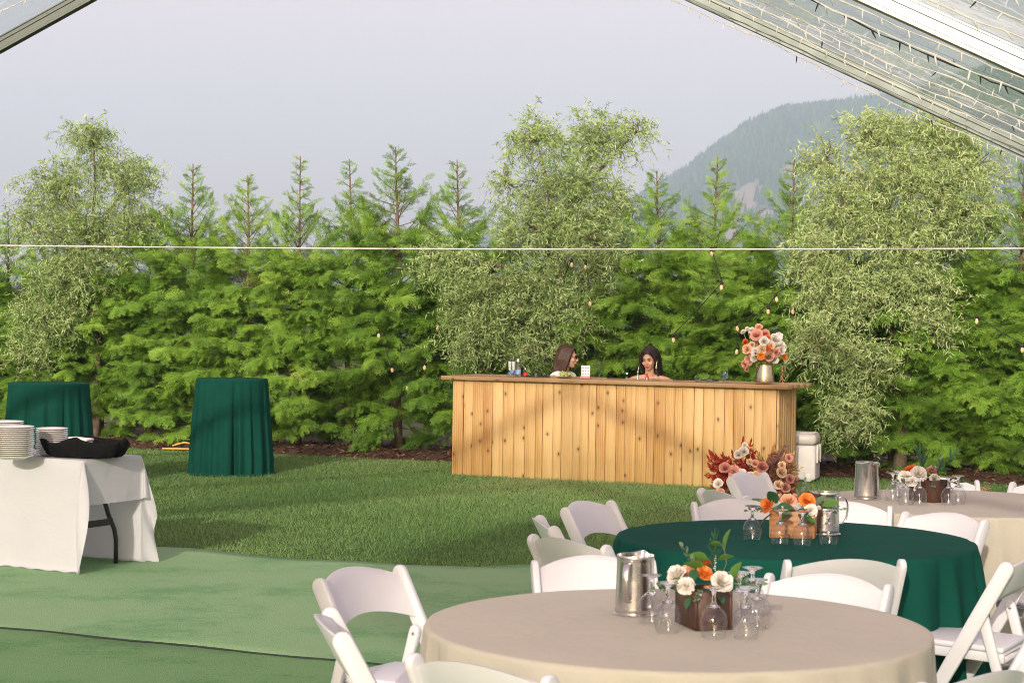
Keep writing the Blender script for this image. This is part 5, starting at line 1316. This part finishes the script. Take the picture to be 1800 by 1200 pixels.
# brass vase of flowers
o = barthing('bouquet', 1345, .20, 'brass vase of peach, white and orange flowers at the right end of the bar', 'bouquet'); o.rotation_euler.z = 0
mb = MB(); mb.lathe([(0, 0), (.092, 0), (.102, .006), (.103, .02), (.095, .09), (.084, .165), (.078, .195), (.080, .20), (.075, .20), (.080, .165), (.09, .02), (0, .012)], 40); link('vase', mb.mesh('vase', M['brass'], True, 50), o)
c1 = o; bp0 = o.location.copy()
def bl(u, v, dy=0): return at_d(u, v, bp0.y + dy) - bp0
stems = MB()
for (u, v, dy, key, r) in ((1334, 576, -.02, 'peach_petal', .036), (1330, 590, -.08, 'blush_petal', .058), (1345, 588, -.04, 'blush_petal', .048), (1322, 582, .03, 'white_petal', .034), (1307, 584, 0, 'white_petal', .026), (1314, 579, .03, 'white_petal', .024), (1343, 600, -.12, 'white_petal', .048), (1348, 594, -.10, 'rust_petal', .030), (1362, 598, -.04, 'white_petal', .058), (1371, 608, 0, 'white_petal', .05), (1368, 592, .03, 'white_petal', .04),
                         (1311, 602, 0, 'rust_petal', .034), (1322, 606, -.06, 'cream_petal', .03), (1314, 614, -.07, 'peach_petal', .046), (1328, 618, -.10, 'white_petal', .042), (1340, 614, -.13, 'cream_petal', .045), (1349, 613, -.14, 'rust_petal', .034), (1338, 625, -.13, 'orange_petal', .040), (1352, 626, -.12, 'blush_petal', .046), (1364, 620, -.08, 'blush_petal', .042), (1372, 616, -.03, 'white_petal', .042), (1377, 627, 0, 'orange_petal', .038), (1318, 632, -.04, 'blush_petal', .048), (1310, 640, 0, 'blush_petal', .036), (1325, 630, -.08, 'white_petal', .036), (1362, 632, -.06, 'white_petal', .036), (1356, 608, -.10, 'cream_petal', .034), (1313, 648, .02, 'blush_petal', .026), (1355, 602, 0, 'cream_petal', .05), (1335, 604, .0, 'blush_petal', .05)):
    p_ = bl(u, v, dy); put_rose(c1, key, p_, Vector((p_.x, -.22 + dy, (p_.z - .26))), r * 1.12, int(u) % 2); stems.tube([(p_.x * .25, p_.y * .25, .12), (p_.x * .5, p_.y * .5, .2), p_], .003, 5)
link('stems', stems.mesh('stems', M['lime']), o)
for i in range(16):
    a = q.uniform(0, 6.28); put_spray(o, ('sage', 'tan', 'fern', 'sage')[i % 4], Vector((.05 * math.cos(a), .05 * math.sin(a), .20)), (math.cos(a) * 1.2, math.sin(a) * 1.2, .9), q.uniform(.12, .2), i)
put_spray(o, 'sage', bl(1370, 640), (.25, -.1, -1), .14); put_spray(o, 'tan', bl(1373, 642, -.03), (.15, -.1, -1), .16)

# ------------------------------------------------------------------ the two women seated behind the bar
def skin_mat(name, c):
    m, N, L, b = base_mat(name); n = noise(N, L, 25, 4, 0.6, objco(N)); r = ramp(N, [(0.3, [x * .9 for x in c]), (0.7, [min(1, x * 1.08) for x in c])]); L.new(n.outputs['Fac'], r.inputs[0]); L.new(r.outputs[0], b.inputs['Base Color'])
    b.inputs['Roughness'].default_value = 0.5; b.inputs['Subsurface Weight'].default_value = 0.15; b.inputs['Subsurface Radius'].default_value = (.01, .004, .002); return m
M['skin'] = skin_mat('warm_skin', (.55, .31, .21)); M['lips'] = plain('lip_colour', (.42, .10, .09), .4); M['eye'] = plain('dark_eye', (.03, .02, .015), .2); M['brow'] = plain('dark_brow', (.035, .02, .013), .7)
M['hair_brown'] = plain('brown_hair', (.045, .019, .010), .6, vary=.4, scale=50, bstr=.12, bscale=60); M['hair_dark'] = plain('near_black_hair', (.014, .008, .007), .55, vary=.4, scale=50, bstr=.12, bscale=60)
M['lens'] = plain('dark_lens', (.008, .008, .009), .08); M['blouse'] = cloth('white_blouse', (.80, .78, .77)); M['slip'] = cloth('dark_dress', (.03, .03, .035))
def fused(name, mb, mat, vox, parent, smooth_it=6):
    me = mb.mesh(name, mat); o = bpy.data.objects.new(name + '_tmp', me); COL.objects.link(o)
    r_ = o.modifiers.new('r', 'REMESH'); r_.mode = 'VOXEL'; r_.voxel_size = vox
    s_ = o.modifiers.new('s', 'SMOOTH'); s_.iterations = smooth_it; s_.factor = .5
    dg = bpy.context.evaluated_depsgraph_get(); dg.update(); ev = o.evaluated_get(dg); nm = bpy.data.meshes.new_from_object(ev); nm.name = name
    bpy.data.objects.remove(o); bpy.data.meshes.remove(me)
    if not nm.materials: nm.materials.append(mat)
    nm.polygons.foreach_set('use_smooth', [True] * len(nm.polygons)); nm.update(); return nm
def person(loc, rz, label, head_yaw, head_tilt, hair, top, glasses, long_back):
    root = empty('person', loc, rz, label, 'person', 'people behind the bar'); root.scale = (1.09,) * 3      # faces -y, seat height .46, origin on the ground under the hips
    mb = MB()
    mb.ell((0, 0, .55), (.165, .125, .12)); mb.ell((0, .01, .68), (.135, .095, .15)); mb.ell((0, 0, .84), (.150, .100, .15)); mb.ell((0, .01, .955), (.165, .075, .07))
    mb.tube([(-.165, .01, .965), (0, .015, .99), (.165, .01, .965)], [.048, .055, .048], 12)
    hc = Vector((0, -.055, 1.185))
    mb.tube([(0, .015, .97), (0, -.012, 1.06), (0, -.025, 1.14)], [.058, .048, .048], 12)
    for s in (-1, 1):
        sh, el, wr = Vector((s * .175, .01, .955)), Vector((s * .22, -.03, .71)), Vector((s * .15, -.25, .66))
        mb.tube([sh, sh.lerp(el, .5), el], [.047, .040, .034], 12); mb.tube([el, el.lerp(wr, .4), wr], [.035, .033, .022], 12); mb.ell(sh, (.052, .052, .052))
        d = (wr - el).normalized(); palm = wr + d * .045; mb.ell(palm, (.034, .048, .017))
        for k in range(4):
            b0 = palm + Vector((-.024 + .016 * k, -.034, 0)); ln = (.062, .072, .067, .052)[k]
            mb.tube([b0, b0 + Vector((0, -ln * .5, -.006)), b0 + Vector((0, -ln * .85, -.026))], [.0085, .0078, .0065], 8)
        tb = wr + d * .025 + Vector((-s * .026, 0, 0)); mb.tube([tb, tb + Vector((-s * .022, -.022, -.004)), tb + Vector((-s * .028, -.048, -.010))], [.011, .0095, .008], 8)
        hp, kn, an = Vector((s * .085, 0, .53)), Vector((s * .13, -.40, .50)), Vector((s * .13, -.36, .09))
        mb.tube([hp, hp.lerp(kn, .5), kn], [.085, .072, .054], 12); mb.tube([kn, kn.lerp(an, .35), an], [.054, .052, .032], 12); mb.tube([an + Vector((0, .03, -.03)), an + Vector((0, -.06, -.055)), an + Vector((0, -.16, -.07))], [.034, .032, .020], 10)
    # head, turned and tilted on the neck
    HM = Matrix.Translation(hc) @ Matrix.Rotation(head_yaw, 4, 'Z') @ Matrix.Rotation(head_tilt, 4, 'X'); h3 = HM.to_3x3()
    def hp_(x, y, z): return HM @ Vector((x, y, z))
    mb.ell(hp_(0, .022, .035), (.073, .092, .088), 20, 14, h3); mb.ell(hp_(0, -.022, -.020), (.060, .066, .080), 18, 12, h3); mb.ell(hp_(0, -.052, -.078), (.028, .026, .024), 12, 8, h3)
    mb.tube([hp_(0, -.084, .022), hp_(0, -.097, -.004), hp_(0, -.104, -.020)], [.007, .010, .0125], 8); mb.ell(hp_(0, -.098, -.024), (.016, .012, .009), 10, 6, h3)
    mb.ell(hp_(0, -.080, .034), (.048, .012, .012), 12, 6, h3)
    for s in (-1, 1): mb.ell(hp_(s * .036, -.062, -.022), (.022, .022, .020), 10, 6, h3); mb.ell(hp_(s * .074, .012, -.002), (.010, .018, .030), 10, 8, h3)
    mb.ell(hp_(0, -.084, -.050), (.020, .010, .010), 10, 6, h3)
    link('body', fused('body', mb, M['skin'], .0065, root, 3), root)
    for s in (-1, 1):
        m2 = MB(); m2.ell(hp_(s * .030, -.083, .012), (.011, .006, .006), 10, 6, h3); link('eye', m2.mesh('eye', M['eye']), root)
        m2 = MB(); m2.tube([hp_(s * .014, -.093, .032), hp_(s * .03, -.091, .037), hp_(s * .046, -.082, .032)], [.003, .0035, .002], 6); link('eyebrow', m2.mesh('eyebrow', M['brow']), root)
    m2 = MB(); m2.ell(hp_(0, -.0935, -.046), (.021, .006, .005), 12, 6, h3); m2.ell(hp_(0, -.0925, -.054), (.017, .006, .005), 12, 6, h3); link('lips', m2.mesh('lips', M['lips']), root)
    # hair
    m2 = MB(); m2.ell(hp_(0, .034, .050), (.087, .098, .090), 20, 14, h3); m2.ell(hp_(0, .060, -.01), (.082, .070, .100), 16, 10, h3)
    for s in (-1, 1):
        for k in range(5):
            y0 = -.030 + k * .028
            m2.tube([hp_(s * (.034 + .009 * k), y0 - .028, .112 - .004 * k), hp_(s * .078, y0 - .012, .05), hp_(s * .086, y0 + .006, -.02), hp_(s * (.083 - .004 * k), y0 + .03, -.10), hp_(s * (.076 - .006 * k), y0 + .045, -.20 - .02 * k)], [.014, .019, .020, .019, .011], 8)
    if long_back:
        for k in range(7):
            x = -.06 + .02 * k; m2.tube([hp_(x, .10, .05), hp_(x * 1.15, .118, -.05), hp_(x * 1.2, .12, -.15), hp_(x * 1.1, .105, -.25)], [.022, .024, .022, .010], 8)
    link('hair', fused('hair', m2, M[hair], .006, root, 9), root)
    if glasses:
        m2 = MB()
        for s in (-1, 1):
            m2.ell(hp_(s * .032, -.096, .012), (.027, .006, .021), 16, 8, h3); m2.tube([hp_(s * .056, -.088, .020), hp_(s * .076, -.04, .016), hp_(s * .082, .015, .010)], .0028, 6)
        m2.tube([hp_(-.01, -.101, .018), hp_(.01, -.101, .018)], .003, 6); link('sunglasses', m2.mesh('sunglasses', M['lens']), root)
    m2 = MB()
    if top == 'blouse':
        m2.ell((0, 0, .56), (.178, .14, .13)); m2.ell((0, .01, .70), (.15, .112, .16)); m2.ell((0, 0, .86), (.168, .118, .145)); m2.tube([(-.17, .01, .965), (-.07, .012, .990), (.07, .012, .990), (.17, .01, .965)], [.064, .066, .066, .064], 14)
        for s in (-1, 1): m2.tube([(s * .175, .01, .96), (s * .20, -.01, .84), (s * .222, -.03, .72)], [.066, .062, .060], 14)
        link('blouse', fused('blouse', m2, M['blouse'], .009, root, 3), root)
    else:
        m2.ell((0, 0, .56), (.178, .14, .13)); m2.ell((0, .01, .70), (.146, .108, .15)); m2.ell((0, -.004, .81), (.163, .114, .10)); link('dress', fused('dress', m2, M['slip'], .009, root, 3), root)
    return root
def stool(loc, label):
    o = empty('stool', loc, 0, label, 'stool', 'stools behind the bar'); o.scale = (1.09,) * 3; mb = MB(); mb.lathe([(0, .40), (.165, .40), (.17, .415), (.165, .43), (0, .435)], 24); link('seat', mb.mesh('seat', M['oak'], True, 40), o)
    for k in range(4):
        a = PI / 4 + k * PI / 2; mb = MB(); mb.tube([(.11 * math.cos(a), .11 * math.sin(a), .40), (.16 * math.cos(a), .16 * math.sin(a), 0)], .014, 8); link('leg', mb.mesh('leg', M['oak']), o)
def behind(u, d, v, hz):
    t = (u - 900) / FPX; s = (t * (B0.y + d * bey.y) - B0.x - d * bey.x) / (bex.x - t * bex.y); p = B0 + bex * s + bey * d; p.z = 0; return p
pa = behind(992, 1.22, 0, 0); pb = behind(1143, 1.12, 0, 0)
person(pa, R(55), 'long-haired woman in dark sunglasses and white top seated behind the bar, looking right', R(18), R(4), 'hair_brown', 'blouse', True, True)
person(pb, R(-12), 'woman with dark hair and bare shoulders behind the bar, looking down', R(-12), R(16), 'hair_dark', 'slip', False, True)
stool(pa, 'low wooden stool under the woman in sunglasses behind the bar'); stool(pb, 'low wooden stool under the woman looking down behind the bar')

# ------------------------------------------------------------------ cooler, torch, hose
cp_ = at_z(1418, 846, 0); cp_.x -= .06
o = empty('cooler', (cp_.x, cp_.y + .2, 0), -BTH + R(6), 'white plastic cooler box standing on end beside the bar', 'cooler')
mb = MB(); mb.box(-.21, .21, -.20, .20, .012, .395); link('body', bevel_mesh(mb.mesh('body', M['cooler']), .03, 4), o)
mb = MB(); mb.box(-.215, .215, -.205, .205, .400, .52); link('lid', bevel_mesh(mb.mesh('lid', M['cooler']), .05, 5), o)
for y in (-.1, .0, .1): mb = MB(); mb.box(-.19, .19, y - .02, y + .02, .515, .53); link('lid_rib', bevel_mesh(mb.mesh('lid_rib', M['cooler']), .008), o)
for y in (-.11, .08):
    mb = MB(); mb.box(.21, .235, y - .035, y + .035, .20, .40); la = link('latch', bevel_mesh(mb.mesh('latch', M['cooler']), .008), o)
    mb = MB(); mb.box(.235, .243, y - .025, y + .025, .20, .235); link('latch_grip', bevel_mesh(mb.mesh('latch_grip', M['rubber']), .004), la)
for x in (-.13, .13): mb = MB(); mb.box(x - .04, x + .04, -.215, .0, 0, .10); link('foot', bevel_mesh(mb.mesh('foot', M['cooler']), .012), o)
ta = at_z(1712, 868, .03); tb_ = at_z(1748, 858, .05)
d = (tb_ - ta).normalized(); o = empty('garden_torch', ta, math.atan2(d.y, d.x), 'bamboo garden torch lying on the lawn beyond the far table', 'torch')
mb = MB(); mb.tube([(-1.15, 0, -.02), (-.5, 0, -.01), (.0, 0, 0), (.10, 0, .01)], .014, 10); link('pole', mb.mesh('pole', M['bamboo']), o)
for k in range(12):
    a = 2 * PI * k / 12; mb = MB(); mb.tube([(.10, .014 * math.cos(a), .01 + .014 * math.sin(a)), (.2, .034 * math.cos(a), .012 + .034 * math.sin(a)), (.34, .042 * math.cos(a), .016 + .042 * math.sin(a)), (.38, .05 * math.cos(a), .016 + .05 * math.sin(a))], .0045, 5); link('cane', mb.mesh('cane', M['bamboo']), o)
for x, r_ in ((.16, .028), (.22, .038), (.28, .042), (.34, .045)):
    mb = MB(); mb.tube([(x, r_ * math.cos(2 * PI * k / 20), .013 + r_ * math.sin(2 * PI * k / 20)) for k in range(21)], .004, 5); link('binding', mb.mesh('binding', M['bamboo' if x < .25 else 'bark_grey']), o)
hp0 = [(303, 783, .03), (313, 780, .06), (325, 777, .10), (334, 779, .09), (338, 785, .02), (330, 790, .015), (316, 789, .015), (300, 787, .015), (285, 785, .015)]
pts = [at_d(u, v, 23.4) for (u, v, z) in hp0]
for p_, h_ in zip(pts, hp0): p_.z = max(.05, p_.z) if h_[2] > .02 else .02
mb = MB(); mb.tube(pts, .011, 8); tag(link('hose', mb.mesh('hose', M['hose'])), 'yellow hose looped on the mulch left of the lone cocktail table', 'hose')

# ------------------------------------------------------------------ cafe lights strung before the hedge
m, N, L, b = base_mat('warm_bulb'); b.inputs['Base Color'].default_value = (.55, .40, .24, 1); b.inputs['Roughness'].default_value = .15; b.inputs['Emission Color'].default_value = (1.0, .62, .30, 1); b.inputs['Emission Strength'].default_value = .12; M['warm_bulb'] = m
mb = MB(); mb.lathe([(0, -.098), (.011, -.094), (.019, -.078), (.020, -.066), (.016, -.05), (.011, -.036), (0, -.034)], 14); CB = mb.mesh('bulb', M['warm_bulb'])
mb = MB(); mb.lathe([(0, -.040), (.016, -.040), (.017, 0), (.010, .006), (0, .008)], 12); CS = mb.mesh('socket', M['cord_black'])
def cafe(pts, label, off=0.80, drop=.04):
    W3 = []
    for (u, v) in pts:
        t = (u - 900) / FPX; y = (22.85 - off) / (1 + .385 * t); W3.append(at_d(u, v, y))
    o = empty('cafe_lights', W3[0], 0, label, 'string lights', 'cafe light strings along the hedge'); path = []
    for i in range(len(W3) - 1):
        for k in range(6):
            f = k / 6; path.append(W3[i].lerp(W3[i + 1], f) - W3[0] + Vector((0, 0, .03 - .18 * (W3[i + 1] - W3[i]).length * f * (1 - f) * .5)))
    path.append(W3[-1] - W3[0] + Vector((0, 0, .03)))
    mb = MB(); mb.tube(path, .0055, 5); link('cord', mb.mesh('cord', M['cord_black']), o)
    for p_ in W3[0 if off < 1.2 else 1:]:
        link('socket', CS, o, p_ - W3[0] + Vector((0, 0, .03)), (random.uniform(-.2, .2), random.uniform(-.2, .2), 0)); link('bulb', CB, o, p_ - W3[0] + Vector((0, 0, .03)), (random.uniform(-.2, .2), random.uniform(-.2, .2), 0))
cafe([(798, 511), (771, 571), (748, 641), (715, 677), (688, 645), (665, 585)], 'swag of cafe bulbs dipping left of the bar against the hedge')
cafe([(927, 601), (972, 533), (1005, 460)], 'cafe bulbs climbing left of the woman in sunglasses towards the middle willow')
cafe([(1030, 464), (1039, 529)], 'pair of cafe bulbs under the middle of the central willow')
cafe([(1183, 592), (1269, 500), (1250, 440)], 'cafe bulbs above the dark-haired woman, rising to the cliffs')
cafe([(1297, 613), (1294, 572), (1350, 542), (1364, 521), (1414, 481)], 'cafe bulbs rising from the brass vase bouquet to the right willow')
cafe([(1394, 542), (1522, 601)], 'pair of cafe bulbs hanging in front of the right willow')
cafe([(1639, 593), (1650, 578), (1717, 559), (1797, 609)], 'cafe bulbs along the hedge at the far right')
for o in list(SC.objects):       # trailing numbers only, as Blender gives them
    if o.type == 'EMPTY' and o.get('label') is None: o['kind'] = 'group'
shade_blocker('shade_blocker', (1.7, -5.0, 0), 7.0, 2.4, 3, 'tree-shaped blocker added unseen behind the photographer to shade the near right tables', 2300)
shade_blocker('shade_blocker', (-3.7, -5.2, 0), 9.8, 1.7, 4, 'tree-shaped blocker added unseen behind the photographer to shade the middle of the carpet', 1500)
